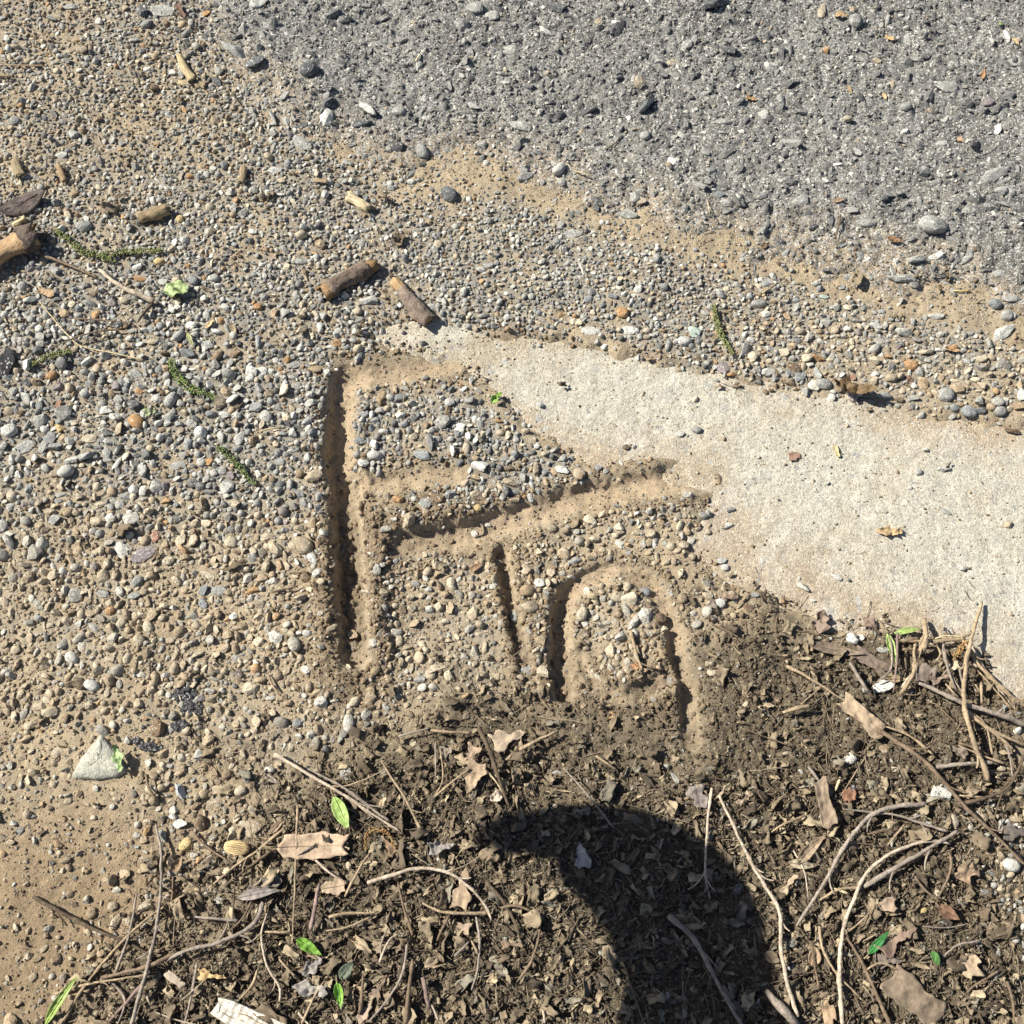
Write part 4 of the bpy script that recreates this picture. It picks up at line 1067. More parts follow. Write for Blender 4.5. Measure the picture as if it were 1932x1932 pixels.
# ------------------------------------------------------------------ twigs and straws, each one a thing
TONE = dict(pale=(.50, .41, .32), tan=(.37, .28, .185), grey=(.30, .25, .21), brown=(.20, .145, .10), dark=(.12, .088, .062), straw=(.62, .51, .32), plum=(.24, .17, .15), yellow=(.60, .46, .2), white=(.70, .67, .6))
TW = """I 12 pale 2|275,690 370,890 480,1110 600,1310 610,1500 650,1730 705,1890|long pale grey twig with a sharp kink along the edge of the big shadow|twig
I 8 pale 1|235,650 215,820 200,1060 205,1160 225,1250|thin pale twig running straight into the big shadow's upper edge|twig
I 14 grey 2|1572,885 1420,975 1250,1075 1060,1185|thick straight grey twig crossing the tall curved stem|twig
I 9 tan 1|1050,1190 930,1200 820,1260|short tan twig continuing from the thick grey one towards the shadow|twig
I 12 pale 2|1530,955 1400,940 1220,1000 1080,1110 1010,1250 950,1420 930,1650 945,1940|tall smooth pale tan stem bending over like a hook|stem
I 13 grey 2|1400,735 1240,750 1100,800 960,960 850,1160 695,1400|grey twig with a thick knobbed lower end leaning beside the shadow|twig
I 8 grey 1|950,765 1100,780 1250,800 1400,850 1520,885|slim twig lying crosswise under the pitted pale stone|twig
I 13 brown 3|1130,330 1290,430 1400,510 1500,620 1600,740 1750,880 1940,1070|long dark brown twig running down past the pitted pale stone|twig
I 7 tan 1|1140,305 1300,360 1440,470|thin tan stalk splitting off at the leaf wrapped twig|stalk
F 9 tan 2|640,1780 760,1840 900,1932 990,1985|thin tan twig sloping down to the cracked buff leaf|twig
I 15 grey 4|1360,80 1500,140 1640,205 1800,250 1940,310|thickest grey branch piece crossing the twig heap|twig
I 12 tan 3|1600,220 1750,330 1940,420|tan twig running parallel below the thickest grey branch|twig
F 13 tan 5|1600,1640 1680,1760 1770,1860 1870,1950 1945,2000|smooth tan twig curving down off the slab from the upright stick|twig
F 9 pale 4|1640,1660 1720,1800 1830,1945|thin split twig beside the curving smooth tan one|twig
F 14 tan 9|1702,1430 1665,1560 1622,1740 1605,1932 1640,2130 1740,2400|tall knobbed stick standing up off the slab above the twig heap|twig
I 12 grey 2|1455,535 1600,520 1770,510|pale grey rod with a rounded end under the twig heap|twig
I 7 tan 2|1575,420 1700,470 1830,520|thin tan stalk just above the pale grey rod|stalk
I 7 grey 2|1820,390 1855,480 1870,595|short curved stalk hooking down past the grey rod's end|stalk
I 10 dark 3|1940,460 1850,640 1700,710 1590,735|dark bent twig sweeping round the reddish scrap|twig
I 7 dark 3|1935,540 1830,640 1760,850|dark slender twig crossing the slab's dusty corner|twig
I 7 tan 1|1580,690 1700,700 1800,705|short straight tan stalk above the reddish orange flat stone|stalk
I 15 grey 3|0,1340 120,1450 200,1580 290,1750 400,1940|frayed grey twig lying deep inside the big shadow|frayed twig
I 11 brown 1|960,1450 1030,1560 1100,1700 1205,1940|brown twig starting at the foot of the hooked pale stem|twig
I 8 tan 1|820,1400 840,1530 910,1650 1040,1790|thin tan twig with a pale broken tip between two long stems|twig
I 24 grey 1|530,1750 600,1830 700,1940|stout grey-brown stick end at the shadow's lower edge|stick
I 4 dark 3|580,1740 680,1660 760,1655 880,1640|fine dark rootlet arching over the kinked pale twig|rootlet
I 7 straw 1|885,1190 980,1225|short cream splinter at the elbow of the hooked stem|splinter
I 4 pale 2|680,990 740,1110 760,1260|hair-thin pale stalk hanging below the curled tan leaf tip|stalk
I 5 tan 1|1130,1290 1050,1370 975,1430|short orange-tan stalk right of the hooked stem's middle|stalk
I 8 straw 1|935,592 905,668|stubby cream splinter standing above the tall tan leaf|splinter
I 4 brown 1|390,320 520,370 650,415|thin root ending at the pair of white stones|rootlet
H 11 tan 3|1350,440 1460,385 1560,340|tan stick bridging the foot of the arched groove|stick
I 13 tan 1|620,240 700,215 775,205|buff stick with a sharpened point in the crumbly soil|stick
I 4 tan 1|720,195 830,100|thin tan stalk slanting above the pointed buff stick|stalk
F 12 grey 2|985,1760 1040,1850 1088,1925|short grey stick leading to the white lump|stick
F 7 plum 6|1245,1600 1240,1760 1222,1925|thin pinkish upright stalk beside the white lump|stalk
I 9 dark 1|470,620 490,680 530,740|dark stubby twig above the torn tan leaf|twig
I 8 brown 1|1530,1010 1535,1090 1470,1240|brown stalk under the hooked stem's outer end|stalk
I 4 grey 1|1380,1400 1500,1410 1620,1390|fine straight grey stalk below the reddish dark leaf|stalk
I 10 grey 1|760,530 860,670|grey twig end above the tall tan leaf|twig
F 11 tan 4|1260,1640 1400,1645 1612,1632|tan splintered stick lying flat along the top of the heap|stick
F 9 brown 3|1270,1690 1330,1685 1400,1700|short brown stick beneath the flat splintered one|stick
F 18 tan 8|1392,1525 1400,1600 1375,1710|short striped bundle of splintered wood standing in the heap|splintered stick
F 6 grey 5|1195,1595 1215,1700 1205,1800 1130,1870|curved green-grey stem hanging from the pale green leaf|stem
F 10 tan 3|1335,1650 1350,1760 1330,1850|knotted tan twig in the middle of the heap|twig
F 7 grey 3|1500,1640 1495,1720 1540,1830 1600,1932|grey stalk slanting down through the heap|stalk
F 5 tan 2|315,1500 440,1390|thin tan stalk in the brown scraps above the arched groove|stalk
F 4 brown 2|215,1540 330,1600 360,1660|slender brown stalk below the reddish round stone|stalk
F 11 tan 3|1260,1932 1320,1840 1340,1750|forked tan twig base by the white lump|twig
I 9 tan 5|1700,80 1702,200|short upright tan peg standing at the slab edge|peg
I 6 tan 2|1640,240 1720,300 1760,470|thin tan twig dropping from the twig heap to the grey rod|twig
H 10 pale 2|20,465 180,560 400,690 520,770 700,885|long split pale twig pointing to the dirt above the lime leaf|split twig
H 8 grey 3|200,545 400,650 560,770 645,830|slimmer grey twig lying against the long split one|twig
H 11 pale 4|525,1165 700,1110 800,1085 960,1110 1080,1190 1160,1280 1200,1370|arched pale twig bowed over the torn tan leaf|twig
H 10 tan 2|825,1275 920,1320 1050,1330 1180,1330|smooth tan stick meeting the end of the arched twig|stick
H 7 pale 2|235,1035 320,1110 420,1170|short pale twig right under the long oak leaf|twig
H 8 tan 3|540,1000 480,1090 400,1240|tan stalk leaning up to the rusty curled catkin|stalk
H 7 tan 2|145,740 140,900 130,1200 115,1500|long thin upright stalk crossing the oak leaf's stem|stalk
H 13 plum 1|265,1170 240,1290 215,1420|stubby reddish brown stick below the oak leaf|stick
H 13 dark 3|1130,320 1180,430 1240,600 1295,760|dark brown stick dropping from the cracked mud plate|stick
H 8 tan 3|600,500 640,570 720,690 830,905|tan forked twig above the bowed twig|twig
H 5 tan 3|330,640 420,635 540,590 615,550|thin curved tan stalk looping over the grey flat pebble|stalk
H 7 tan 2|1080,545 980,620 890,700|tan twig propped against the folded tan leaf|twig
H 5 grey 1|895,400 895,600|short straight grey stalk, upright, left of the folded tan leaf|stalk
H 5 tan 1|920,430 935,600 890,690|thin bent tan stalk beside the straight grey one|stalk
H 8 grey 2|1115,1350 1135,1480 1120,1650 1090,1750|grey-brown twig falling from the arched twig's tip|twig
H 8 brown 2|1455,1300 1460,1430 1420,1580 1350,1690|slender brown twig curving beside the big shadow|twig
H 11 dark 1|1170,1160 1260,1260 1350,1430|dark sunken twig between the arched twig and the shadow|twig
H 8 brown 2|690,1170 720,1290 770,1450|brown twig dropping from the bowed twig's middle|twig
H 8 grey 3|740,1500 720,1640 650,1780 530,1920|grey twig bending toward the bottom of the litter|twig
H 14 brown 2|770,1580 750,1750 730,1945|thick straight brown stick next to the bent grey twig|stick
H 15 plum 2|825,1680 845,1780 862,1850|stout purplish stick end in the lower litter|stick
H 7 pale 2|870,1820 890,1860 912,1915|short pale stalk poking out of the purplish stick|stalk
H 9 tan 2|315,1350 420,1330 530,1330 580,1320|tan stick with a bud-like end under the rusty catkin|stick
H 6 tan 2|300,1425 400,1410 545,1350|thin tan twig below the bud-ended stick|twig
H 9 brown 2|970,1340 900,1480|short fat brown twig under the smooth tan stick|twig
H 8 tan 2|45,1580 100,1640 150,1690|short tan twig beneath the green pointed leaf|twig
H 8 pale 1|140,1860 215,1945|pale stalk by the tip of the white wood chip|stalk
H 11 brown 2|500,1660 495,1770 480,1880|brown upright stick beside the grey-green leaf|stick
H 6 straw 1|1145,530 1220,610 1260,680|straw coloured stalk crossing the dark brown stick|straw
H 6 grey 3|1590,540 1680,640 1780,760 1860,865|thin grey stalk entering the top of the big shadow|stalk
H 7 tan 1|1765,475 1880,550|short tan stalk above the big shadow's crown|stalk
H 9 tan 1|870,335 960,345 1090,350|flat tan stick lying level in the dirt above the litter|stick
H 6 grey 1|690,370 800,340 870,320|thin grey twig leading to the level tan stick|twig
G 11 grey 6|845,845 870,960 875,1200 840,1460 780,1700 710,1945|long grey-brown twig with a swollen top crossing all the others|twig
G 9 tan 2|1540,870 1400,990 1270,1080 1140,1190|straight tan twig slanting over the straw coloured seed husk|twig
G 9 tan 4|1050,1210 950,1260 800,1360 640,1510 450,1740 330,1945|long tan twig running diagonally to the bottom edge|twig
G 12 dark 2|180,1240 360,1340 540,1430 670,1480 820,1555|dark straight twig rising out of the bare dirt|twig
G 9 grey 4|745,1220 700,1450 630,1650|straight grey stalk between the bare dirt and the crossing|stalk
G 7 brown 1|940,1130 930,1280 860,1520|thin brown twig below the curled brown leaf|twig
G 13 grey 3|900,1590 1020,1530 1180,1490 1370,1400 1430,1270|long grey-brown branch with an upturned end|twig
G 8 tan 5|300,1770 450,1720 700,1680 800,1660|pale brown twig lying across the long green leaf|twig
G 13 brown 4|550,1680 800,1620 960,1540|split brown stick at the crossing of the twigs|stick
G 12 plum 3|800,1690 700,1800 570,1945|purplish brown twig going down from the crossing|twig
G 8 pale 2|1450,1330 1420,1450 1450,1610 1520,1735 1520,1810|wavy pale twig above the white wood chip|twig
G 9 grey 2|1070,1600 1040,1780 1000,1945|short grey twig beside the golden curled leaf|twig
G 5 pale 1|850,1870 960,1910 1080,1940|fine pale stalk ending at the white wood chip|stalk
G 8 brown 1|1050,890 1110,960 1270,1065|short brown twig under the brown elongated pebble|twig
G 10 brown 2|790,570 810,650 850,720|stubby dark twig by the pale bluish stone|twig
A 8 brown 2|220,1385 350,1430 530,1510|thin brown twig pointing at the thick pale stick|twig
A 14 pale 5|540,1465 650,1550 840,1640|thick pale stick with a cut end near the crumpled green leaf|stick
A 9 dark 2|830,1650 790,1690 748,1750|short dark bark strip under the thick pale stick's end|bark strip
A 4 straw 3|215,1640 330,1780 380,1830 440,1880 600,1915 780,1955|long bent cream straw on the gravel|straw
A 5 brown 3|400,1730 560,1740 720,1755|straight thin brown stem above the bent straw|stem
A 5 brown 4|280,1890 420,1830 530,1800 660,1790|gently curved brown stem crossing the bent straw|stem
A 2.5 straw 2|740,1640 560,1790 440,1880|hair-thin straw joining the bend of the long cream one|straw
A 5 tan 1|0,350 120,355 240,357|thin stem lying level near the upper gravel|stem
A 9 tan 1|-10,408 70,415|stubby tan stem end below the level thin one|stem
D 4 straw 2|1390,510 1460,490 1530,480|tiny forked straw between the catkins and the tall groove|straw
D 7 brown 1|1470,1380 1550,1360 1620,1345|short dull twig beside the tall groove's lower half|twig
D 6 brown 1|1570,1270 1680,1272|short level twig at the rim of the tall groove|twig
D 7 tan 1|1455,1825 1480,1880 1520,1940|buff stick in the dusty gravel below the tall groove|stick
E 8 pale 2|585,1815 690,1780|pale stick between the two uprights|stick
E 10 tan 2|1680,1590 1712,1720 1742,1800|tan club-shaped stick inside the arched groove's island|stick
E 9 brown 3|755,930 740,1025|short brown stick standing in the soil ridge|stick
E 5 brown 2|1700,1750 1800,1790 1870,1800|dark thin stalk above the shadowed soil of the island|stalk
C 6 yellow 1|1548,1580 1640,1581|straight yellow stem bit on the bare tan strip|stem
C 5 dark 2|935,1165 925,1230 905,1300|thin dark twig at the asphalt edge|twig
C 3 straw 1|212,1090 225,1165|tiny fork of straw on the tan dirt|straw
B 3.5 straw 1|1280,928 1385,957|fine cream stalk on the dusty asphalt|straw
B 5 white 2|1308,1430 1335,1500|white grass husk in the fine gravel|husk
B 5 dark 1|1445,815 1500,780 1535,738|thin dark stalk on the asphalt below the dark block|stalk
B 5 straw 1|415,335 445,290|small curved straw flake on the dark asphalt|straw
I 6 tan 2|1280,850 1240,900 1190,960|short tan stem left under the crosswise twig|stem
I 7 brown 1|1620,1760 1700,1700 1800,1640|brown twig by the pale lobed leaf|twig
I 9 brown 1|1840,1700 1870,1800 1880,1940|brown stick in the bottom corner of the litter|stick
I 5 tan 1|1060,1480 1140,1440|short orange-tan stem by the dark green leaf|stem
I 6 brown 3|820,1740 800,1640 770,1480|brown stem under the tan split leaf|stem
H 5 grey 1|600,1620 600,1500 635,1410|fine curled grey stalk in the lower litter|stalk
H 7 tan 1|880,1625 960,1605|short pale chip of stalk above the purplish stick|stalk
H 6 brown 1|1000,1665 1150,1630|thin brown stalk lying level near the bottom|stalk
H 8 pale 4|1480,1860 1490,1932|short upright white-tipped stalk at the bottom edge|stalk
H 5 dark 1|1350,1860 1450,1880 1500,1875|fine dark level stalk at the bottom edge|stalk
J 12 tan 4|1350,960 1500,1110 1650,1280 1800,1450|second tan strand hugging the smooth twig that leaves the slab|twig
J 26 brown 3|600,715 690,700 785,690|thick dark brown stick piece under the light green flat leaf|stick
J 8 dark 4|1085,580 1090,670|tiny dark upright peg above the flat splintered stick|peg
J 18 tan 6|765,715 735,850 765,1000|crooked tan stick dropping below the splintered bundle|stick
J 16 grey 5|1060,790 1090,950 1130,1100 1200,1250|grey curved stalk in the middle of the twig heap|stalk
J 10 tan 4|1370,1150 1420,1210 1470,1290|short tan splinter beside the upright peg at the slab edge|splinter
J 12 grey 4|1230,1010 1250,1120 1300,1330|thin grey stalk running alongside the tall knobbed stick|stalk
J 18 tan 3|1270,1440 1400,1560 1560,1680 1700,1790 1820,1900|tan twig crossing under the thickest grey branch|twig
J 14 brown 2|1220,1820 1400,1880 1560,1960|reddish brown stick below the twig heap|stick
J 14 dark 1|1340,1560 1345,1780|dark upright stalk in the shade under the heap|stalk
J 12 tan 4|1080,1180 1150,1260 1235,1340|tan twig under the elbow of the thickest branch|twig
J 16 pale 3|600,1220 680,1100 745,1070|pale forked stick right of the thin pinkish stalk|stick
J 9 brown 2|640,1290 760,1300 850,1260|fine brown stalk lying level below the heap|stalk
J 8 brown 2|870,1380 980,1400 1090,1510 1190,1600|fine brown rootlet winding below the thickest branch|rootlet
J 10 dark 4|830,1210 900,1100 960,1010|dark stalk leaning on the greyish folded leaf|stalk
J 9 brown 3|1210,1680 1240,1600 1300,1490|brown stalk standing in the hollow below the heap|stalk
J 12 tan 5|990,770 1020,860 960,950|bent tan stalk between the bundle and the rusty crumb|stalk
J 12 straw 5|930,700 1080,655 1290,672|straw coloured upper strand of the flat splintered stick|straw
J 10 grey 3|1040,1090 1140,970|short grey fork of a stalk over the folded leaf|stalk
J 9 tan 3|700,760 640,840|thin tan splinter behind the drooping pale green leaf|splinter
G 7 grey 3|1560,1040 1640,1000 1720,950|grey stalk crossing under the oak leaf|stalk
G 9 tan 3|1440,1430 1520,1435 1590,1430|level tan stick left of the long upright stalk|stick
G 8 tan 2|1640,1930 1700,1800 1760,1700|tan stalk beside the ash grey crumpled leaf|stalk
G 8 grey 4|1060,1350 1180,1360 1300,1372|thin straight grey twig above the long branch|twig
G 7 brown 3|1380,1230 1330,1340 1250,1430|brown stalk linking the grey leaf blade and the branch|stalk
G 9 dark 2|1290,1130 1380,1060 1480,990|dark stalk in the damp soil left of the oak leaf|stalk
G 7 pale 2|790,1760 815,1830|short pale stub beside the long swollen twig|stub
G 8 tan 3|1300,1800 1370,1720 1400,1640|tan curved stalk above the white chip's tip|stalk
G 8 grey 2|600,1700 680,1800 640,1932|grey bent stalk near the long green leaf|stalk
H 8 tan 3|1090,1480 1130,1560|short tan stalk beneath the falling grey-brown twig|stalk
H 7 pale 3|590,1600 640,1480 700,1440|pale bent stalk between two upright sticks|stalk
H 9 brown 3|1250,1300 1330,1290 1420,1320|brown crooked twig next to the arched twig's tip|twig
H 8 grey 3|1000,1560 1080,1480|grey stub of twig in the plain litter|twig
I 8 tan 3|1060,1650 1150,1600 1250,1640|tan crooked stalk above the biggest brown leaf|stalk
I 8 brown 3|1330,1120 1400,1210 1500,1260|brown bent stalk below the thick grey twig|stalk
I 7 grey 3|1500,1560 1580,1500 1700,1480|thin grey stalk right of the oval green leaf|stalk
I 8 dark 3|1080,900 1180,880 1260,885|dark stalk inside the bend of the hooked stem|stalk
I 7 tan 3|560,890 640,840 740,800|thin tan stalk reaching the tall tan leaf|stalk
F 4 tan 2|1120,1515 1160,1555 1200,1600|thin leaf stalk reaching toward the small dark leaf|stalk""".split('\n')
def zclear(x, y):
    g = np.maximum.reduce([H(x+a, y+b) for a, b in ((0, 0), (.003, 0), (-.003, 0), (0, .003))])
    return g+np.where(samp(DENS, x, y) > .4, .0028, .0005)+np.where(samp(S_M, x, y) > 0, .0055, 0)
for q, ln in enumerate(TW):
    hd, pts, label, cat = ln.split('|'); o_, r_, tone, lift = hd.split(); r_ = float(r_); lift = float(lift)*1e-3
    P = np.array([[float(c) for c in p.split(',')] for p in pts.split()])
    if o_ == 'J': o_ = 'F'; P = np.array([967.8, 1288.])+.499*P; r_ *= .5                     # a closer crop of the heap
    U, Vv = Z(o_, P[:, 0], P[:, 1]); X, Y = G(U, Vv); s = .34722*pxscale(float(Vv.mean()))
    C2 = crom(np.stack([X, Y], 1), 7)
    L = np.concatenate([[0], np.cumsum(np.linalg.norm(np.diff(C2, axis=0), axis=1))]); m = max(6, int(L[-1]/.003))
    t = np.linspace(0, L[-1], m); cx = np.interp(t, L, C2[:, 0]); cy = np.interp(t, L, C2[:, 1])
    rad = r_*s*.92
    zz = zclear(cx, cy)
    # a stiff twig rests on the high spots: upper envelope, smoothed
    k = max(2, int(m*.16)); env = np.array([zz[max(0, i-k):i+k+1].max() for i in range(m)])
    ker = np.ones(2*(k//2)+1); ker /= ker.sum(); env = np.convolve(np.pad(env, len(ker)//2, 'edge'), ker, 'valid')
    ss = np.linspace(0, 1, m); rr = np.random.RandomState(900+q)
    cz = .35*zz+.65*env+rad*.8+lift*np.sin(math.pi*np.clip(ss*.85+.08, 0, 1))*1.2
    # what is lifted towards the camera is drawn back so that it still lies over its place
    f = (cam.location.z-cz)/cam.location.z; cx = cx*f; cy = cam.location.y+(cy-cam.location.y)*f
    wob = rad*.35; cx = cx+wob*fbm(t, t*0+q, 60, 5, 2); cy = cy+wob*fbm(t, t*0+q+9, 60, 6, 2)
    Rr = rad*(1.1-.5*ss if q % 2 else .66+.42*ss)*(1+.10*fbm(t, t*0+q*3, 110, 7, 2))
    for _ in range(1+int(L[-1]/.035)):
        c0 = rr.uniform(0, 1); Rr = Rr*(1+.28*np.exp(-((ss-c0)*L[-1]/(rad*1.5))**2))
    Rr[0] *= .8; Rr[-1] *= .7
    o0 = np.array([cx.mean(), cy.mean(), cz.min()-rad]); V, F = tube_geom(np.stack([cx, cy, cz], 1)-o0, Rr, 9, q, .07)
    nm = cat.replace(' ', '_')
    o = linkm(nm, mesh_from(nm, V, F), M_TWIG, col=TONE[tone]); o.location = o0
    tag(o, label, cat, 'twigs and stalks lying on the verge')
    if L[-1] > .075 and cat == 'twig':                                       # short side shoots and stubs
        for k_ in range(1+int(L[-1]/.07)):
            i0 = int(m*rr.uniform(.15, .85)); e = np.stack([cx, cy, cz], 1)-o0; d = e[min(m-1, i0+1)]-e[i0-1]; d /= np.linalg.norm(d)
            sdv = np.cross(d, [0, 0, 1.])*rr.choice([-1, 1]); ln2 = rr.uniform(.006, .022); tip = e[i0]+(d*.75+sdv*rr.uniform(.4, .9))*ln2+[0, 0, rr.uniform(-.001, .002)]
            V, F = tube_geom(crom([e[i0], (e[i0]+tip)/2+d*ln2*.12, tip], 4), np.linspace(rad*.55, rad*.28, 9), 6, q+k_, .1)
            linkm('side_shoot', mesh_from('side_shoot', V, F), M_TWIG, o, TONE[tone])
    if 'cut end' in label or 'broken tip' in label or 'thickest' in label:
        e = np.stack([cx, cy, cz], 1)-o0; d = e[-1]-e[-2]; d /= np.linalg.norm(d)
        V, F = tube_geom([e[-1]-d*.0004, e[-1]+d*.0012, e[-1]+d*.0018], [Rr[-1]*1.05, Rr[-1]*.95, Rr[-1]*.4], 9, q, .05)
        linkm('cut_end', mesh_from('cut_end', V, F, False), M_WOOD, o, (.62, .5, .34))
    if 'fray' in label or 'splinter' in label and r_ > 9 or 'split' in label:
        for k_ in range(4):
            i0 = int(m*rr.uniform(.3, .8)); j = min(m-1, i0+max(3, m//5)); e = np.stack([cx, cy, cz], 1)-o0
            sv = np.array([rr.uniform(-1, 1)*rad*2.2, rr.uniform(-1, 1)*rad*2.2, rad*.8])
            PP = [e[i0], e[(i0+j)//2]+sv*.6, e[j]+sv]
            V, F = tube_geom(crom(PP, 5), np.linspace(rad*.35, rad*.1, 11), 6, q+k_, .1)
            linkm('splinter', mesh_from('splinter', V, F), M_TWIG, o, tuple(np.array(TONE[tone])*1.12))

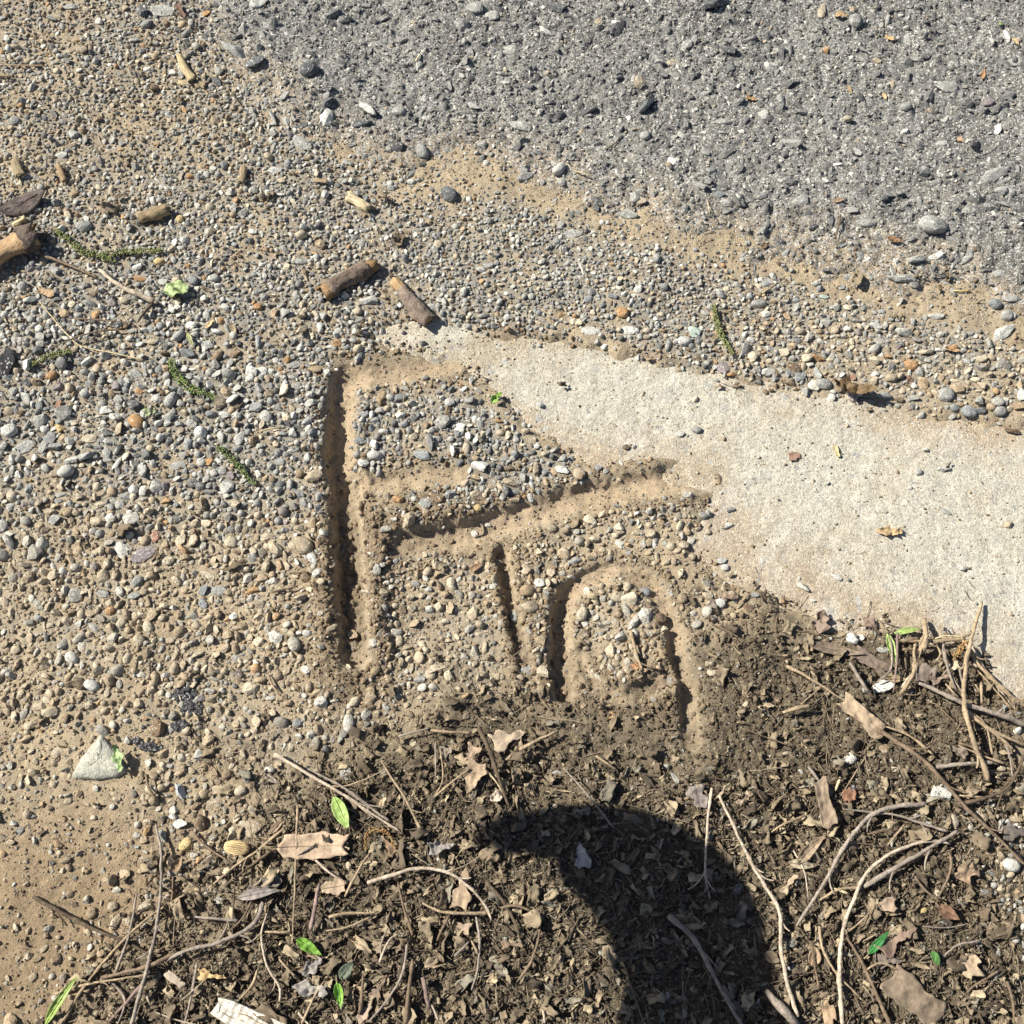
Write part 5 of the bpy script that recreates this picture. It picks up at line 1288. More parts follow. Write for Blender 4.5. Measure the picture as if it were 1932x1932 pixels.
# ------------------------------------------------------------------ leaves
LF = """H|235 965|350 150|2|strip|.50 .37 .265|.10 .25 .05|large smooth tan oak leaf lying flat in the litter|leaf|2
H|1040 1195|205 120|80|fragment|.48 .36 .25|.1 .2 .05|torn rectangular tan leaf under the arched pale twig|leaf|2
H|340 1188|130 90|8|fragment|.50 .38 .27|.1 .1 .06|pinkish tan leaf scrap below the oak leaf|leaf|2
H|1080 478|130 90|60|fragment|.48 .36 .25|.15 .1 .05|folded tan leaf half crossed by a thin twig|leaf|2
H|1100 595|170 120|70|fragment|.36 .27 .185|.2 .2 .08|duller lower half of the folded tan leaf|leaf|1
H|1290 378|185 130|20|fragment|.47 .37 .27|.05 .05 .05|cracked plate of pale dried mud above the litter|mud plate|1
F|990 288|240 100|-12|lobed|.17 .115 .065|.9 .9 .40|curled dark brown dead leaf at the top edge of the slab|leaf|7
F|1170 1050|80 56|-10|fragment|.40 .29 .17|.8 .3 .2|tan curled leaf alone on the slab, open half|leaf|1
F|1240 1055|70 50|15|lobed|.42 .30 .17|.9 .6 .2|tan rolled leaf tip casting an oval shadow on the slab|leaf|1
F|684 640|66 58|10|fragment|.27 .17 .13|.1 .1 .06|flat reddish brown leaf scrap alone on the pale slab|leaf|1
F|912 612|68 26|-80|strip|.50 .40 .22|.6 .3 .1|thin tan curl of leaf standing on the slab|leaf|1
F|822 1548|140 110|70|lobed|.25 .19 .15|.5 .2 .22|brown lobed leaf at the edge of the slab's bare part|leaf|2
F|1095 1552|95 70|-50|lobed|.22 .16 .13|.6 .4 .2|small dark lobed leaf on the slab|leaf|1
F|910 1695|310 62|-10|lance|.24 .185 .14|.5 .3 .10|long narrow brown leaf pointing at the twig heap|leaf|3
F|1110 1765|220 90|-35|strip|.19 .145 .115|.2 .2 .08|dark wrinkled leaf above the white lump|leaf|1
F|1395 1820|110 110|0|fragment|.22 .175 .145|.2 .3 .1|greyish brown folded leaf in the middle of the twig heap|leaf|5
F|1470 1850|110 60|20|fragment|.24 .18 .14|.4 .3 .15|smaller brown leaf tucked beside the folded one in the heap|leaf|4
F|1240 1850|120 40|0|lance|.42 .32 .20|.4 .3 .1|narrow straw brown leaf under the heap|leaf|2
F|1570 1785|50 66|-30|fragment|.48 .42 .3|.2 .2 .1|pale leaf flake in the heap beside the tall stick|leaf|4
I|1050 265|270 110|-45|strip|.36 .275 .19|.2 .2 .10|cracked buff leaf wrapped over the sloping twig|leaf|4
I|845 730|250 90|-80|strip|.31 .235 .17|.3 .2 .10|tall tan leaf standing upright beside a deep shade|leaf|4
I|770 980|230 60|40|lance|.34 .26 .18|.5 .5 .1|lower tan leaf arm running toward the curled tip|leaf|3
I|730 1065|150 50|-8|lance|.36 .31 .22|.6 .3 .1|small curled olive tan leaf tip|leaf|3
I|160 695|150 120|-60|lobed|.25 .21 .19|.2 .1 .10|greyish purple leaf at the head of the two pale twigs|leaf|2
H|1690 1015|130 90|-80|fragment|.42 .38 .36|.1 .1 .08|pale grey leaf lying inside the big shadow|leaf|4
H|925 970|130 80|10|fragment|.27 .24 .22|.5 .2 .2|grey folded leaf above the arched twig|leaf|2
I|1620 1105|150 110|20|lobed|.25 .18 .125|.4 .3 .2|brown crumpled leaf beside the thick grey twig|leaf|2
I|1635 1615|130 150|60|lobed|.42 .32 .225|.4 .3 .15|pale tan lobed leaf low in the litter|leaf|3
I|1330 1790|330 190|-40|strip|.235 .18 .13|.15 .15 .06|biggest brown leaf at the bottom of the litter|leaf|2
I|790 1565|100 70|70|ellipse|.42 .30 .20|.5 .3 .1|tan split leaf between two thin stems|leaf|3
I|655 1170|120 80|50|fragment|.44 .34 .24|.3 .2 .12|tan torn leaf beside the kinked pale twig|leaf|3
I|425 700|130 60|35|fragment|.37 .28 .20|.4 .3 .15|torn tan leaf near the top of the kinked twig|leaf|2
I|1240 1475|230 150|30|fragment|.25 .175 .135|.1 .2 .1|reddish brown matted leaf by the dark green one|leaf|1
I|1520 1330|130 70|-30|lance|.22 .13 .085|.6 .3 .1|rust red curled leaf below the hooked stem's far end|leaf|3
I|870 1870|70 140|10|fragment|.45 .32 .21|.3 .2 .1|orange-tan leaf piece at the bottom by the hooked stem|leaf|3
I|560 1570|90 60|-30|ellipse|.22 .17 .12|.5 .3 .1|brown leaf half in the shadow's edge|leaf|2
I|1880 890|130 100|0|fragment|.15 .125 .11|.05 .1 .04|flat dark leaf lying over the rubble|leaf|3
I|1170 1290|120 80|10|fragment|.36 .27 .2|.3 .2 .15|pinkish tan scrap right of the hooked stem|leaf|2
I|1200 1590|140 90|0|fragment|.19 .155 .13|.2 .1 .1|dull grey-brown leaf below the dark green one|leaf|1
G|1440 1180|190 110|20|lobed|.18 .15 .13|.3 .2 .15|dark grey lobed leaf left of the pink scrap|leaf|2
G|1410 1225|230 55|10|lance|.29 .25 .23|.4 .3 .12|long grey leaf blade folded over the litter|leaf|4
G|1155 1668|150 75|-8|fragment|.48 .33 .17|.7 .4 .2|golden brown curled leaf above the white wood chip|leaf|3
G|965 1065|90 55|60|lance|.27 .19 .12|.8 .4 .1|small brown curled leaf under the yellow pebble|leaf|3
G|950 1690|120 48|-35|strip|.40 .33 .26|.1 .1 .05|pale flat bark chip by the golden leaf|bark chip|3
G|1510 855|100 42|50|lance|.24 .175 .12|.5 .3 .1|brown narrow leaf above the straight tan twig|leaf|2
G|1480 605|100 30|-28|lance|.36 .30 .25|.3 .2 .1|greyish leaf sliver beside the split twig|leaf|2
G|1690 1745|200 90|-10|lobed|.30 .275 .25|.4 .2 .2|ash grey crumpled leaf by the green curled one|leaf|2
G|1700 1620|130 80|40|lobed|.29 .26 .24|.4 .2 .2|ash grey small leaf under the pointed green leaf|leaf|2
H|410 1640|110 62|50|ellipse|.15 .18 .13|.5 .3 .1|dull grey-green leaf beside the curled green one|leaf|3
C|940 85|66 34|-10|fragment|.36 .24 .13|.6 .3 .2|brown folded leaf bit at the top of the asphalt|leaf|1
C|1200 208|50 22|-20|strip|.52 .35 .18|.3 .2 .1|small orange-tan leaf flake on the upper asphalt|leaf|1
C|1888 228|62 26|-60|lance|.50 .37 .22|.3 .2 .1|tan pointed flake by the asphalt's far corner|leaf|1
C|985 490|58 20|-65|lance|.50 .35 .18|.3 .2 .1|narrow tan flake in the middle of the asphalt|leaf|1
C|1175 525|48 22|-75|lance|.52 .36 .19|.3 .2 .1|orange-tan flake next to the long grey stone|leaf|1
C|450 542|64 36|-20|lobed|.44 .28 .14|.8 .5 .2|curled rusty leaf on the asphalt above the pale oval stone|leaf|1
C|1708 405|78 28|70|lance|.34 .20 .11|.6 .3 .1|rusty narrow leaf near the asphalt's side|leaf|1
C|1580 760|50 26|-30|fragment|.38 .26 .17|.3 .2 .1|dull tan leaf scrap sunk in the asphalt|leaf|1
C|1230 1310|92 34|-15|lance|.26 .16 .09|.8 .4 .2|dark brown rolled leaf beside the broad stone|leaf|1
C|925 1090|66 24|10|lance|.33 .23 .15|.4 .2 .1|narrow brown leaf on the lower asphalt|leaf|1
C|525 1340|50 34|30|fragment|.16 .11 .07|.5 .3 .2|dark leaf crumb on the tan dirt|leaf|1
F|1545 62|92 34|-15|lance|.40 .26 .15|.7 .4 .2|folded brown leaf in the mixed gravel|leaf|2
A|480 760|1 1|0|lance|.4 .3 .2|.3 .2 .1|x|leaf|1
A|1270 1790|70 32|-60|lance|.33 .25 .15|.3 .2 .1|dull straw leaf on the gravel below the bark stub|leaf|2
A|1140 1760|62 28|50|fragment|.50 .36 .20|.3 .2 .1|tan leaf chip on the gravel between the catkins|leaf|2
A|250 1590|90 44|-20|strip|.40 .28 .17|.3 .2 .1|tan flake of bark above the long straw|bark flake|2
A|1740 985|80 30|-10|strip|.27 .20 .13|.3 .2 .1|brown bark flake on the dusty gravel|bark flake|2
A|980 60|100 32|-60|strip|.20 .12 .09|.4 .2 .15|dark red-brown bark flake beside the grey stone|bark flake|2
E|840 1240|90 34|35|lance|.30 .19 .12|.3 .2 .1|reddish brown leaf sliver above the short groove|leaf|2
E|1720 1790|100 46|-20|fragment|.24 .175 .12|.3 .2 .1|brown leaf lying on the island's shadowed soil|leaf|2
E|1710 1785|50 40|10|fragment|.44 .24 .13|.6 .4 .2|small rust orange leaf bit on the island|leaf|2
F|370 1360|70 34|-30|fragment|.35 .25 .16|.6 .4 .2|tan folded leaf bit above the brown scraps|leaf|2
F|340 1400|90 50|0|fragment|.27 .205 .15|.3 .3 .2|brown wrinkled leaf over the dug soil heap|leaf|3
F|230 1450|60 60|30|fragment|.24 .20 .165|.2 .2 .1|square grey-brown leaf scrap at the heap of scraps|leaf|1
H|700 525|1 1|0|lance|.4 .3 .2|.3 .2 .1|x|leaf|1
H|1455 595|1 1|0|lance|.4 .3 .2|.3 .2 .1|x|leaf|1
H|1225 700|70 60|20|fragment|.42 .35 .29|.5 .4 .25|pale torn leaf tip left of the big shadow's corner|leaf|2
H|950 455|70 70|20|fragment|.28 .23 .18|.2 .2 .1|dusty round leaf scrap left of the folded tan leaf|leaf|1
H|640 960|120 66|-50|fragment|.30 .21 .14|.3 .2 .1|rusty brown leaf beneath the curled rusty catkin|leaf|1
H|1030 1400|110 70|-20|fragment|.36 .27 .20|.2 .2 .1|tan leaf scrap under the smooth tan stick|leaf|1
H|1310 1500|110 70|0|fragment|.25 .18 .125|.2 .2 .1|mid brown scrap beside the curving brown twig|leaf|1
H|590 1730|130 90|60|fragment|.27 .20 .15|.2 .2 .1|brown leaf between the upright sticks|leaf|1
H|510 1870|110 60|50|fragment|.36 .27 .21|.2 .2 .1|pinkish scrap at the bottom by the bent grey twig|leaf|1
H|1200 1690|60 50|20|fragment|.50 .38 .24|.5 .3 .2|cream leaf flake near the grey-brown falling twig|leaf|1
I|1560 450|120 60|-30|fragment|.24 .19 .15|.4 .3 .2|brown leaf under the twig heap's lower side|leaf|1
I|1380 1500|1 1|0|lance|.4 .3 .2|.3 .2 .1|x|leaf|1
I|980 690|70 80|0|fragment|.25 .13 .085|.2 .2 .1|rusty red leaf scrap beside the tall tan leaf|leaf|2""".split('\n')
GREENS = """A|960 1585|140 100|0|round|.30 .37 .17|.25 .2 .22|crumpled pale green leaf on the gravel|leaf|4
E|950 325|92 46|50|lobed|.25 .38 .08|.9 .5 .3|little bright green leaf curled up at the slab's edge|leaf|4
G|648 495|150 70|-70|lobed|.32 .42 .20|.5 .3 .3|pale green crumpled leaf leaning on the big wedge stone|leaf|6
G|1855 785|190 78|-62|ellipse|.27 .38 .11|.3 .2 .08|lime green smooth leaf in the litter|leaf|5
G|1680 1515|160 60|-30|lance|.17 .33 .05|.5 .3 .12|bright green pointed leaf above the ash grey leaves|leaf|4
H|372 1775|135 50|-78|lance|.19 .36 .06|.9 .4 .12|bright green curled leaf hanging on its grey companion|leaf|5
G|345 1790|320 48|58|lance|.26 .34 .09|.6 .5 .12|long narrow green leaf with a brown edge in the corner dirt|leaf|5
I|1145 1487|170 44|44|lance|.04 .17 .045|.2 .1 .04|dark green glossy leaf folded in the brown litter|leaf|4
I|1450 1575|80 46|-65|ellipse|.10 .22 .06|.3 .2 .08|small oval green leaf near the pale lobed one|leaf|3
F|1210 1690|170 46|-80|lance|.33 .42 .14|.5 .3 .12|pale green drooping leaf beside the twig heap|leaf|5
F|1300 1590|150 34|8|lance|.30 .39 .13|.5 .3 .12|light green flat leaf pointing into the splintered bundle|leaf|5
D|825 403|76 62|20|fragment|.24 .27 .15|.5 .3 .2|dull olive leaf beside the tan cylindrical pebble|leaf|3
A|1035 1850|105 26|-65|lance|.30 .30 .14|.4 .3 .1|slender olive leaf above the green catkin|leaf|3
C|1805 130|26 16|0|ellipse|.22 .32 .10|.3 .2 .1|tiny green leaf at the far corner of the asphalt|leaf|1""".split('\n')
def build_leaf(q, ln, mat):
    o_, p, sz, turn, kind, col, shp, label, cat, lift = ln.split('|')
    x, y = map(float, p.split()); L, W = map(float, sz.split())
    if L < 3: return
    u, v = Z(o_, x, y); gx_, gy_ = map(float, G(u, v)); s = .34722*pxscale(v)
    cu, be, cr = map(float, shp.split()); big_ = L > 120
    V, F, grid = leaf_geom(L*s, W*s, kind, 2000+q, 22 if big_ else 14, 12 if big_ else 8, cu, be, cr)
    if kind in ('fragment', 'strip', 'lobed'):
        rr = np.random.RandomState(q); n2 = len(V)//2
        # ragged rim and a few bites
        nv = grid.shape[1]; 
        for i in range(grid.shape[0]):
            for j in (0, nv-1):
                d = (.06 if kind != 'strip' else .04)*W*s*math.sin(i*.9+q+j)*math.sin(i*.37+q*2)+rr.normal(0, .018 if kind != 'strip' else .008)*W*s; V[i*nv+j, 1] += d; V[i*nv+j+n2, 1] += d
    o = linkm('leaf' if cat == 'leaf' else cat.replace(' ', '_'), mesh_from('leaf', V, F), mat, col=tuple(map(float, col.split())))
    z = float(H(gx_, gy_)[0])+float(lift)*1e-3+.0008+(.004 if samp(S_M, gx_, gy_) > .01 else .001 if samp(DENS, gx_, gy_) > .4 else 0)
    f = (cam.location.z-z)/cam.location.z; o.location = (gx_*f, cam.location.y+(gy_-cam.location.y)*f, z)
    tl = np.random.RandomState(q+3).uniform(-.12, .12, 2); o.rotation_euler = (tl[0], tl[1], math.radians(float(turn)))
    if kind in ('lance', 'ellipse', 'round') and L > 90 or 'oak' in label:
        mid = grid[:, grid.shape[1]//2].copy(); mid[:, 2] += .00012
        V2, F2 = tube_geom(mid, np.linspace(.0007, .0002, len(mid)), 5, q, .05)
        cc = np.array(list(map(float, col.split()))); linkm('midrib', mesh_from('midrib', V2, F2), mat, o, tuple(cc*1.2 if mat is M_GREEN else cc*.7))
        if 'oak' in label or mat is M_GREEN:
            e = mid[0]; V2, F2 = tube_geom([e, e+[-L*s*.12, 0, .0004], e+[-L*s*.26, L*s*.02, -.0005]], [.0008, .0007, .0007], 6, q, .05)
            linkm('leaf_stalk', mesh_from('leaf_stalk', V2, F2), M_TWIG, o, (.30, .24, .15))
    tag(o, label, cat, 'fresh green leaves on the ground' if mat is M_GREEN else 'dead leaves and flakes on the ground')
for q, ln in enumerate(LF): build_leaf(q, ln, M_LEAF)
for q, ln in enumerate(GREENS): build_leaf(500+q, ln, M_GREEN)

# ------------------------------------------------------------------ catkins: a stem with crowded florets
CK = """A|300,1262 400,1335 470,1392 560,1408 720,1390 900,1378|24|.17 .20 .065|long green catkin sagging across the gravel|3
A|560,1405 600,1435 645,1440|20|.15 .18 .06|short stump of green catkin below the long one|2
D|940,120 960,200 1030,280 1110,312 1192,348|27|.17 .235 .07|thick bright green catkin above the tall groove's head|4
D|1180,590 1240,640 1320,720 1352,772 1400,800|20|.15 .20 .07|slim green catkin beside the tall groove|3
D|165,172 250,118 400,82|19|.19 .215 .08|green catkin with a bare stem by the black rock|3
C|240,1660 255,1760 290,1850 345,1945|20|.20 .22 .085|green catkin hanging down to the slab's upper edge|3
H|525,1000 530,930 560,885 640,900 685,985|15|.27 .15 .06|rusty curled catkin in the leaf litter|3
F|1520,1760 1560,1700 1600,1660|18|.36 .20 .07|rusty orange catkin crumb in the twig heap|6""".split('\n')
for q, ln in enumerate(CK):
    o_, pts, w_, col, label, lift = ln.split('|'); P = np.array([[float(c) for c in p.split(',')] for p in pts.split()])
    U, Vv = Z(o_, P[:, 0], P[:, 1]); X, Y = G(U, Vv); s = .34722*pxscale(float(Vv.mean())); C2 = crom(np.stack([X, Y], 1), 8)
    zc = zclear(C2[:, 0], C2[:, 1]); k = 5; zc = np.convolve(np.pad(zc, k, 'edge'), np.ones(2*k+1)/(2*k+1), 'valid')+float(lift)*1e-3*.6
    C3 = np.column_stack([C2, zc]); o0 = C3.mean(0); o0[2] = zc.min(); rad = float(w_)*s
    V, F = tube_geom(C3-o0, np.full(len(C3), .0006), 6, q, .05)
    o = linkm('catkin', mesh_from('catkin', V, F), M_TWIG, col=(.28, .24, .12)); o.location = o0
    tag(o, label, 'catkin', 'catkins fallen on the ground')
    rr = np.random.RandomState(q); BV, BF = ICO[1]; VV = []; FF = []; L = np.concatenate([[0], np.cumsum(np.linalg.norm(np.diff(C3, axis=0), axis=1))])
    nfl = int(L[-1]/.00030)
    for i in range(nfl):
        t = rr.uniform(.04, 1)*L[-1]; c = np.array([np.interp(t, L, C3[:, j]) for j in range(3)])-o0
        wv = rad*(.55+.45*math.sin(math.pi*min(1, t/L[-1]*.9+.1)))*rr.uniform(.75, 1.1)
        a = rr.uniform(0, 6.28); tdir = C3[min(len(C3)-1, np.searchsorted(L, t))]-C3[max(0, np.searchsorted(L, t)-1)]; tdir = tdir/(np.linalg.norm(tdir)+1e-9)
        sd_ = np.cross(tdir, [0, 0, 1]); c = c+sd_*math.cos(a)*wv*.75+np.array([0, 0, 1])*(math.sin(a)*.5+.35)*wv*.8
        sz = rr.uniform(.0007, .0012)*(.8 if q > 5 else 1)
        b0 = len(VV); VV += list(BV*sz*rr.uniform(.7, 1.2, 3)+c); FF += [[b0+k for k in f] for f in BF]
    fl = linkm('florets', mesh_from('florets', np.array(VV), FF), M_GREEN, o, tuple(map(float, col.split()))); fl['kind'] = 'stuff'

# ------------------------------------------------------------------ wood and bark pieces
def wood_piece(name, label, cat, u0, v0, u1, v1, half, wood, bark=None, cover=(0, 1), lift=0, flat=.75, seed=0, taper=(1, 1), sides=14):
    (x0, x1), (y0, y1) = G([u0, u1], [v0, v1]); s = pxscale((v0+v1)/2); R = half*s
    L = math.hypot(x1-x0, y1-y0); ang = math.atan2(y1-y0, x1-x0); r = np.random.RandomState(seed)
    n = 22 if L/R > 6 else 9; ts = np.linspace(0, 1, n); sides = max(sides, 20); C = np.stack([(ts-.5)*L, .06*L*np.sin(ts*3+seed)-.03*L, np.zeros(n)], 1)
    prof = np.interp(ts, [0, 1], taper)*(1+.10*np.sin(ts*9+seed))
    V, F = tube_geom(C, R*prof, sides, seed, .02); V[:, 2] *= flat
    ii = np.arange(len(V))//sides; kk = np.arange(len(V)) % sides; an = kk/sides*2*math.pi
    fac = 1+.16*perlin(np.cos(an)*1.4+seed, ts[ii]*2.2+np.sin(an)*1.4, 1.3, seed)+.10*perlin(an*2.6+seed, ts[ii]*1.5, 1.7, seed+1)+.05*np.sin(kk*2.1+seed)*(r.uniform(size=sides)[kk])+.02*r.normal(size=len(V))
    CC = C[ii]*[1, 1, flat]; V = CC+(V-CC)*fac[:, None]
    jag = [r.uniform(-.1, .9) for _ in range(sides)]; jag2 = [r.uniform(-.1, .8) for _ in range(sides)]
    for k in range(sides):                                                    # broken, splintered ends
        for q_ in range(3): V[q_*sides+k, 0] -= jag[k]*R*(1-q_*.33); V[(n-1-q_)*sides+k, 0] += jag2[k]*R*(1-q_*.33)
    o = linkm(name, mesh_from(name, V, F), M_WOOD, col=wood)
    x, y = (x0+x1)/2, (y0+y1)/2; z = float(H([x, x0, x1], [y, y0, y1]).max())+R*flat*.75+lift
    f = (cam.location.z-z)/cam.location.z; o.location = (x*f, cam.location.y+(y-cam.location.y)*f, z); o.rotation_euler = (0, 0, ang)
    if bark:
        a0, a1 = int(cover[0]*(n-1)), int(cover[1]*(n-1)); V2 = []; m = sides; T = 1.0
        ks = list(range(-1, sides//2+2))                                     # bark covers the upper side
        rows = list(range(a0, a1+1))
        for lay, sc in ((0, 1.14), (1, 1.02)):
            for i in rows:
                for k in ks:
                    p = V[i*sides+(k % sides)].copy(); c = C[i]*[1, 1, flat]; d = (p-c)*[1, 1, 1]; q = c+d*(sc+(.07*r.normal() if lay == 0 else 0)); q[0] += (r.normal(0, .12)*R if i in (a0, a1) else 0)*(lay == 0)
                    V2.append(q)
        a, b = len(rows), len(ks); F2 = []
        for i in range(a-1):
            for k in range(b-1):
                q = i*b+k; F2.append([q, q+1, q+b+1, q+b]); q += a*b; F2.append([q+b, q+b+1, q+1, q])
        per = [k for k in range(b)]+[i*b+b-1 for i in range(1, a)]+[(a-1)*b+k for k in range(b-2, -1, -1)]+[i*b for i in range(a-2, 0, -1)]
        for p, q in zip(per, per[1:]+per[:1]): F2.append([q, p, p+a*b, q+a*b])
        linkm('bark', mesh_from('bark', np.array(V2), F2, True), M_BARK, o, bark)
    tag(o, label, cat, 'wood and bark pieces on the gravel'); return o
def rz(X, Y, x0=950, y0=700, w=500): return (x0+X*w/1932)*.63889, (y0+Y*w/1932)*.63889
BARKC = (.19, .145, .115)
a = rz(55, 640); b = rz(545, 300)
w1 = wood_piece('branch_stub', 'bark-covered branch stub with bare orange wood at its lower end', 'branch stub', *a, *b, 14.5, (.30, .19, .10), BARKC, (.13, .95), .002, .8, 1, (1, .95))
a = rz(830, 520); b = rz(1240, 900)
w2 = wood_piece('bark_stick', 'broken stick with flaking bark and an orange peeled end, casting a dark shadow', 'bark stick', *a, *b, 15, (.42, .28, .15), (.22, .17, .14), (.2, 1), .003, .65, 2, (.62, 1.05))
def zp(o_, x0, y0, x1, y1): return (*Z(o_, x0, y0), *Z(o_, x1, y1))
wood_piece('wood_stub', 'short tan wood stub with grain lines, leaning on the dusty gravel', 'wood stub', *zp('A', 775, 1172, 893, 1135), 12.5, (.33, .25, .15), lift=.002, flat=.8, seed=3)
wood_piece('splinter', 'upright tan splinter above its own flakes', 'splinter', *zp('A', 990, 305, 1042, 430), 8.5, (.44, .35, .21), lift=.002, flat=.7, seed=4, taper=(.8, 1))
wood_piece('wood_flake', 'tan wood flake under the upright splinter', 'wood flake', *zp('A', 975, 445, 1040, 452), 6, (.38, .30, .19), lift=.001, flat=.3, seed=5)
wood_piece('wood_flake', 'small squarish tan wood flake beside the splinter', 'wood flake', *zp('A', 1075, 455, 1110, 462), 8, (.33, .26, .17), lift=.001, flat=.4, seed=6)
wood_piece('wood_chunk', 'big orange-tan wood chunk cut by the photo edge', 'wood chunk', *zp('A', -60, 1420, 165, 1278), 22, (.42, .28, .16), (.13, .10, .085), (.78, 1), .004, .7, 7, (.7, 1.1))
wood_piece('bark_chunk', 'dark splintered bark lying against the orange chunk', 'bark chunk', *zp('A', 150, 1345, 235, 1285), 10, (.12, .095, .08), lift=.002, flat=.6, seed=17, taper=(1, .6))
wood_piece('wood_stub', 'pale cream wood stub on the grey gravel', 'wood stub', *zp('B', 58, 1072, 165, 1122), 9.5, (.52, .43, .28), lift=.002, flat=.8, seed=8)
wood_piece('wood_splinter', 'thin orange-tan splinter on the gravel', 'splinter', *zp('A', 322, 905, 355, 975), 6, (.36, .25, .15), lift=.002, flat=.7, seed=9)
wood_piece('wood_stub', 'tan crumbling stub close to the photo edge above the bark flake', 'wood stub', *zp('A', 90, 875, 108, 945), 10, (.34, .27, .17), lift=.001, flat=.6, seed=10)
wood_piece('wood_stub', 'small cream peg above the orange wood chunk', 'wood stub', *zp('A', 80, 1218, 132, 1188), 5, (.56, .45, .27), lift=.002, flat=.9, seed=11)
wood_piece('wood_stub', 'small brown-tipped stub in the middle of the upper gravel', 'wood stub', *zp('A', 1330, 910, 1308, 988), 6.5, (.30, .23, .15), lift=.002, flat=.8, seed=12)
wood_piece('wood_chip', 'split brown wood chip between the gravel stones', 'wood chip', *zp('A', 1430, 1610, 1500, 1602), 1, (.3, .2, .12), seed=13)
# dark cracked bark flake: a lens-shaped shell with cracks
def lens(label, o_, x, y, L, W, turn, col, th, cracks, name='bark_flake', cat='bark flake', mat=M_BARK, lift=.003):
    u, v = Z(o_, x, y); gx_, gy_ = map(float, G(u, v)); s = .34722*pxscale(v)
    V, F, grid = leaf_geom(L*s, W*s, 'ellipse', 77, 26, 14, curl=-.35, bend=.25, crumple=.03, th=th)
    o = linkm(name, mesh_from(name, V, F), mat, col=col)
    z = float(H(gx_, gy_)[0])+lift; f = (cam.location.z-z)/cam.location.z
    o.location = (gx_*f, cam.location.y+(gy_-cam.location.y)*f, z); o.rotation_euler = (.08, -.1, math.radians(turn))
    for pts in cracks:
        P = np.array([grid[int(a*26), int((b+1)*7)] for a, b in pts]); P[:, 2] += .0001
        V2, F2 = tube_geom(crom(P, 5), np.full((len(P)-1)*5+1, .00045), 5, 3, .3); linkm('crack', mesh_from('crack', V2, F2), mat, o, (.03, .025, .022))
    tag(o, label, cat, 'wood and bark pieces on the gravel'); return o
lens('dark grey leaf-shaped bark flake with cracks near the orange chunk', 'A', 135, 1108, 262, 118, 26, (.135, .108, .10), .0016, [[(.15, .1), (.4, -.1), (.65, .1), (.85, 0)], [(.3, .6), (.42, .2), (.5, 0)]], lift=.005)
# white wood chip at the bottom
u0, v0, u1, v1 = zp('G', 1190, 1825, 1620, 2015)
(x0, x1), (y0, y1) = G([u0, u1], [v0, v1]); L = math.hypot(x1-x0, y1-y0); W = 40*pxscale(1900); th = .006
V = []; F = []; nn = 24; rr = np.random.RandomState(8)
for i in range(nn+1):
    t = i/nn; e = (0.10*math.sin(11*t)+.06*rr.normal())*W*.25; nar = .75+.25*min(1, t*5)
    for (a, b) in ((-.5, 0), (-.5, 1), (-.12, 1.15), (.14, .95), (.5, .9), (.5, 0)):
        xx = (t-.5)*L+(rr.normal()*.0022 if i in (0, nn) else 0)+(a*-.25*W if i == 0 else 0)
        V.append([xx, a*W*nar+e*.4, b*th*(1+.08*rr.normal())])
for i in range(nn):
    for k in range(6):
        k2 = (k+1) % 6; F.append([i*6+k, (i+1)*6+k, (i+1)*6+k2, i*6+k2])
F.append([0, 1, 2, 3, 4, 5]); F.append([nn*6+k for k in (5, 4, 3, 2, 1, 0)])
wc = linkm('wood_chip', mesh_from('wood_chip', V, F, False), M_WOOD, col=(.66, .615, .54)); wc.location = ((x0+x1)/2, (y0+y1)/2, float(H((x0+x1)/2, (y0+y1)/2)[0])+.004)
wc.rotation_euler = (.05, -.03, math.atan2(y1-y0, x1-x0)); tag(wc, 'bleached white split wood chip at the bottom edge of the litter', 'wood chip')
for k, (t0, t1, a) in enumerate([(.05, .55, -.12), (.3, .95, .16)]):
    P = [[(t-.5)*L, a*W+.0006*math.sin(t*20), th*1.09] for t in np.linspace(t0, t1, 9)]; V, F = tube_geom(P, np.full(9, .0005), 5, k, .2)
    linkm('crack', mesh_from('crack', V, F), M_WOOD, wc, (.30, .22, .14))
# seed husk, striped
u, v = Z('G', 1298, 978); hx, hy = map(float, G(u, v)); s = .34722*pxscale(v); hz_ = float(H(hx, hy)[0])
hk = linkm('seed_husk', mesh_from('seed_husk', ICO[3][0]*[70*s, 34*s, 22*s], ICO[3][1]), M_WOOD, col=(.34, .22, .10)); hk.location = (hx, hy, hz_+.004); hk.rotation_euler = (0, 0, math.radians(-8))
tag(hk, 'straw coloured ribbed seed husk below the buff flat stone', 'seed husk')
for k in range(8):
    a = (k-3.5)/3.5*1.15; P = [[70*s*math.cos(t), 36*s*math.sin(t)*math.sin(a), 25*s*math.sin(t)*math.cos(a)] for t in np.linspace(.15, 2.99, 10)]
    V, F = tube_geom(P, np.linspace(.0007, .0011, 10)*np.array([.4]+[1]*8+[.4]), 5, k, .1); linkm('rib', mesh_from('rib', V, F), M_WOOD, hk, (.62, .46, .25))
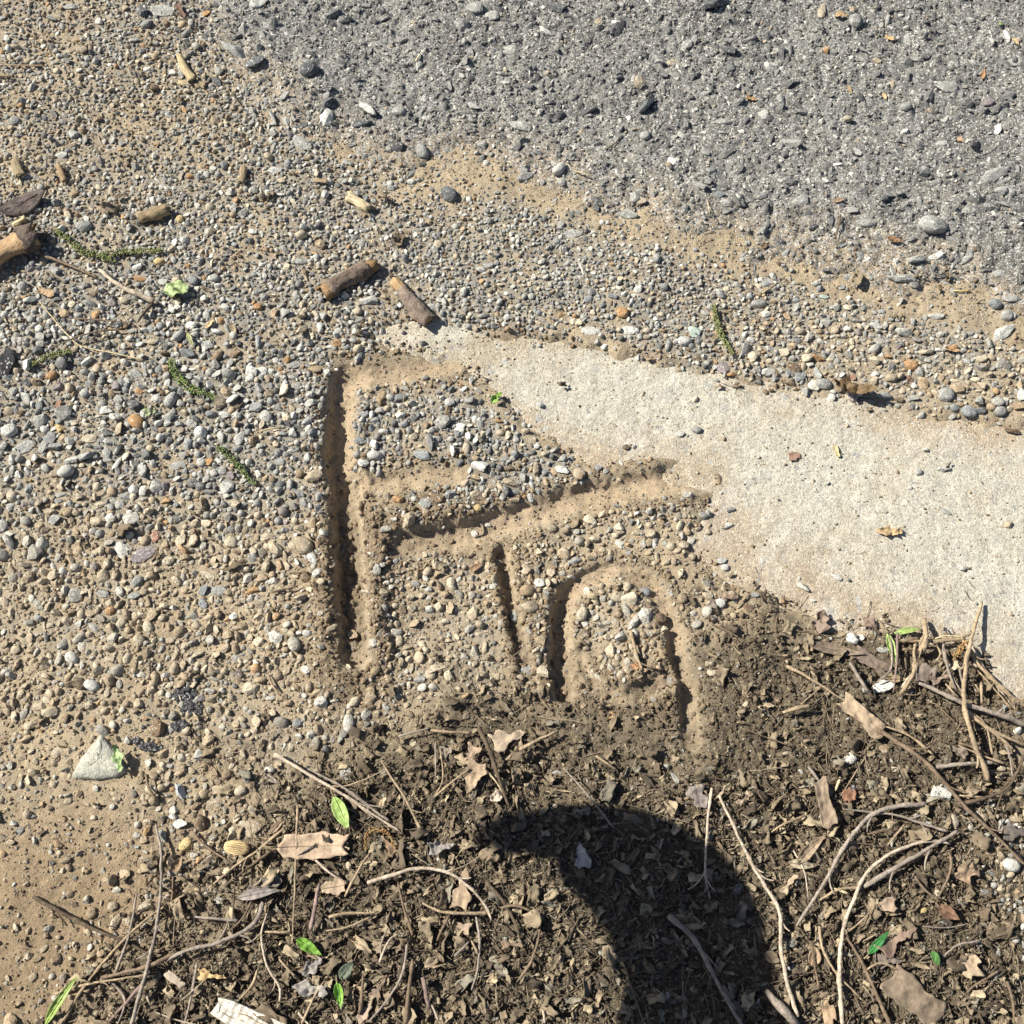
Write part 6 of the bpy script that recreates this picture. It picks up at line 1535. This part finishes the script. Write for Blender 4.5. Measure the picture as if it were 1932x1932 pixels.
# charred crusts
for q, (x, y, a, b, lb) in enumerate([(1005, 140, 56, 48, 'black charred crust sunk in the dusty gravel'), (1045, 215, 60, 36, 'silvery black charred lump below the sunken crust'), (985, 315, 42, 30, 'small ash-flecked crumb below the charred lump'), (815, 425, 52, 24, 'flaky white and black ash bit above the pale bluish stone'), (745, 395, 26, 18, 'tiny white-edged ash flake')]):
    u, v = Z('G', x, y); X_, Y_ = map(float, G(u, v)); s = .34722*pxscale(v); V = ICO[3][0].copy(); V *= (1+.4*noise3(V, 2.2, 40+q)+.3*noise3(V, 5, 50+q)+.2*noise3(V, 11, 60+q))[:, None]
    o = linkm('charred_lump', mesh_from('charred_lump', V*[a*s, b*s, min(a, b)*s*.5], ICO[3][1], False), M_CHAR, col=(.03, .03, .033)); o.location = (X_, Y_, float(H(X_, Y_)[0])+.001)
    tag(o, lb, 'charred lump', 'charred lumps on the gravel')

# ------------------------------------------------------------------ the person taking the picture, whose arm throws the big shadow
def skin_body(name, nodes, edges, mat, col, root=0, sub=2, parent=None):
    me = bpy.data.meshes.new(name); me.from_pydata([n_[:3] for n_ in nodes], edges, []); o = linkm(name, me, mat, parent, col)
    md = o.modifiers.new('skin', 'SKIN'); md.use_smooth_shade = True
    for i, n_ in enumerate(nodes):
        sv = me.skin_vertices[0].data[i]; rr_ = n_[3]; sv.radius = (rr_, rr_) if not isinstance(rr_, tuple) else rr_; sv.use_root = (i == root)
    ms = o.modifiers.new('sub', 'SUBSURF'); ms.levels = sub; ms.render_levels = sub
    return o
def at_shadow(u, v, s):
    x, y = G(u, v); return (float(x)+TO_SUN.x*s, float(y)+TO_SUN.y*s, TO_SUN.z*s)
def cloth_mat(name, rough): return item_mat(name, [(30, .85, 1.1)], [(90, .002)], rough=rough)
M_CLOTH = cloth_mat('cloth', .9); M_SKIN = item_mat('skin', [(40, .9, 1.08)], [(300, .0004)], rough=.5); M_HAIR = item_mat('hair', [(200, .6, 1.3)], [(300, .002)], rough=.6)
SK = (.50, .31, .22)
S0 = .74
hp = [at_shadow(1352, 2000, S0), at_shadow(1342, 1840, S0), at_shadow(1294, 1700, S0), at_shadow(1200, 1625, S0), at_shadow(1085, 1583, S0)]
pe = bpy.data.objects.new('person', None); COL.objects.link(pe); pe.location = (-.35, -1.22, 0)
tag(pe, 'photographer bending forward out of frame, one arm stretched toward the letters', 'person')
def rel(p): return (p[0]+.35, p[1]+1.22, p[2])
sh_l = (-.55, -1.02, 1.16); el_l = (-.62, -.72, .90)
pel = (-.32, -1.30, .88); che = (-.38, -1.08, 1.14); nk = (-.34, -.97, 1.26); hd = (-.30, -.90, 1.38)
sh_r = (-.16, -1.03, 1.18); el_r = (-.05, -1.06, .98); ha_r = (-.03, -.86, .99)
body = [(*rel(pel), .13), (*rel(che), .14), (*rel(nk), .055), (*rel(hd), (.078, .095)), (*rel((-.29, -.885, 1.45)), .075),
        (*rel(sh_l), .062), (*rel(el_l), .047), (*rel(hp[0]), .050), (*rel(hp[1]), .050), (*rel(hp[2]), .062), (*rel(hp[3]), .056), (*rel(hp[4]), .030),
        (*rel(sh_r), .062), (*rel(el_r), .047), (*rel(ha_r), .035),
        (*rel((-.42, -1.30, .82)), .09), (*rel((-.45, -1.16, .46)), .065), (*rel((-.45, -1.28, .08)), .042), (*rel((-.46, -1.12, .04)), .038),
        (*rel((-.21, -1.30, .82)), .09), (*rel((-.18, -1.16, .46)), .065), (*rel((-.18, -1.28, .08)), .042), (*rel((-.17, -1.12, .04)), .038)]
ed = [(0, 1), (1, 2), (2, 3), (3, 4), (1, 5), (5, 6), (6, 7), (7, 8), (8, 9), (9, 10), (10, 11), (1, 12), (12, 13), (13, 14), (0, 15), (15, 16), (16, 17), (17, 18), (0, 19), (19, 20), (20, 21), (21, 22)]
skin_body('body', body, ed, M_SKIN, SK, 0, 2, pe)
def fingers(base, tips, r0):
    for bse, mid, tip, rr_ in tips:
        skin_body('finger', [(*rel(bse), rr_*1.15), (*rel(mid), rr_), (*rel(tip), rr_*.8)], [(0, 1), (1, 2)], M_SKIN, SK, 0, 2, pe)
hx_, hy_, hz2 = hp[3]
fl = []
for k, (v0, v1, u1) in enumerate([(1560, 1568, 972), (1575, 1582, 940), (1592, 1592, 928), (1608, 1606, 962)]):
    s_ = S0+.010*k
    fl.append((at_shadow(1105, v0, s_), at_shadow((1105+u1)/2, (v0+v1)/2-7, s_), at_shadow(u1, v1, s_), .0120-.0006*k))
fl.append((at_shadow(1180, 1575, S0-.03), at_shadow(1120, 1548, S0-.045), at_shadow(1060, 1545, S0-.045), .013))
fingers(None, fl, 0)
def shirt(nodes, edges, name, col): return skin_body(name, nodes, edges, M_CLOTH, col, 0, 2, pe)
shirt([(*rel(pel), .142), (*rel(che), .155), (*rel((-.36, -1.01, 1.22)), .085), (*rel(sh_l), .078), (*rel(el_l), .062), (*rel(hp[0]), .061), (*rel(hp[1]), .062), (*rel(sh_r), .078), (*rel(el_r), .06)],
      [(0, 1), (1, 2), (1, 3), (3, 4), (4, 5), (5, 6), (1, 7), (7, 8)], 'shirt', (.10, .12, .16))
shirt([(*rel((-.32, -1.30, .90)), .145), (*rel((-.42, -1.30, .80)), .105), (*rel((-.45, -1.16, .46)), .08), (*rel((-.45, -1.28, .12)), .06), (*rel((-.21, -1.30, .80)), .105), (*rel((-.18, -1.16, .46)), .08), (*rel((-.18, -1.28, .12)), .06)],
      [(0, 1), (1, 2), (2, 3), (0, 4), (4, 5), (5, 6)], 'trousers', (.06, .07, .10))
for sx in (-.455, -.175):
    V = ICO[3][0]*[.05, .14, .05]; V[:, 2] = np.maximum(V[:, 2], -.03); linkm('shoe', mesh_from('shoe', V+np.array(rel((sx, -1.18, .035))), ICO[3][1]), M_CLOTH, pe, (.08, .07, .06))
V = ICO[3][0]*[.095, .115, .10]; V[:, 1] = np.minimum(V[:, 1], .045); linkm('hair', mesh_from('hair', V+np.array(rel((-.30, -.915, 1.44))), ICO[3][1]), M_HAIR, pe, (.06, .04, .025))
for sx in (-.03, .03): linkm('eye', mesh_from('eye', ICO[2][0]*.012+np.array(rel((-.30+sx, -.805, 1.40))), ICO[2][1]), M_GLASS, pe, (.7, .7, .7))
for nm, sc, p in (('nose', (.012, .022, .02), (-.30, -.795, 1.375)), ('mouth', (.024, .008, .006), (-.30, -.80, 1.335)), ('ear', (.012, .02, .03), (-.385, -.89, 1.39)), ('ear', (.012, .02, .03), (-.215, -.89, 1.39))):
    linkm(nm, mesh_from(nm, ICO[2][0]*sc+np.array(rel(p)), ICO[2][1]), M_SKIN, pe, SK if nm != 'mouth' else (.35, .14, .12))
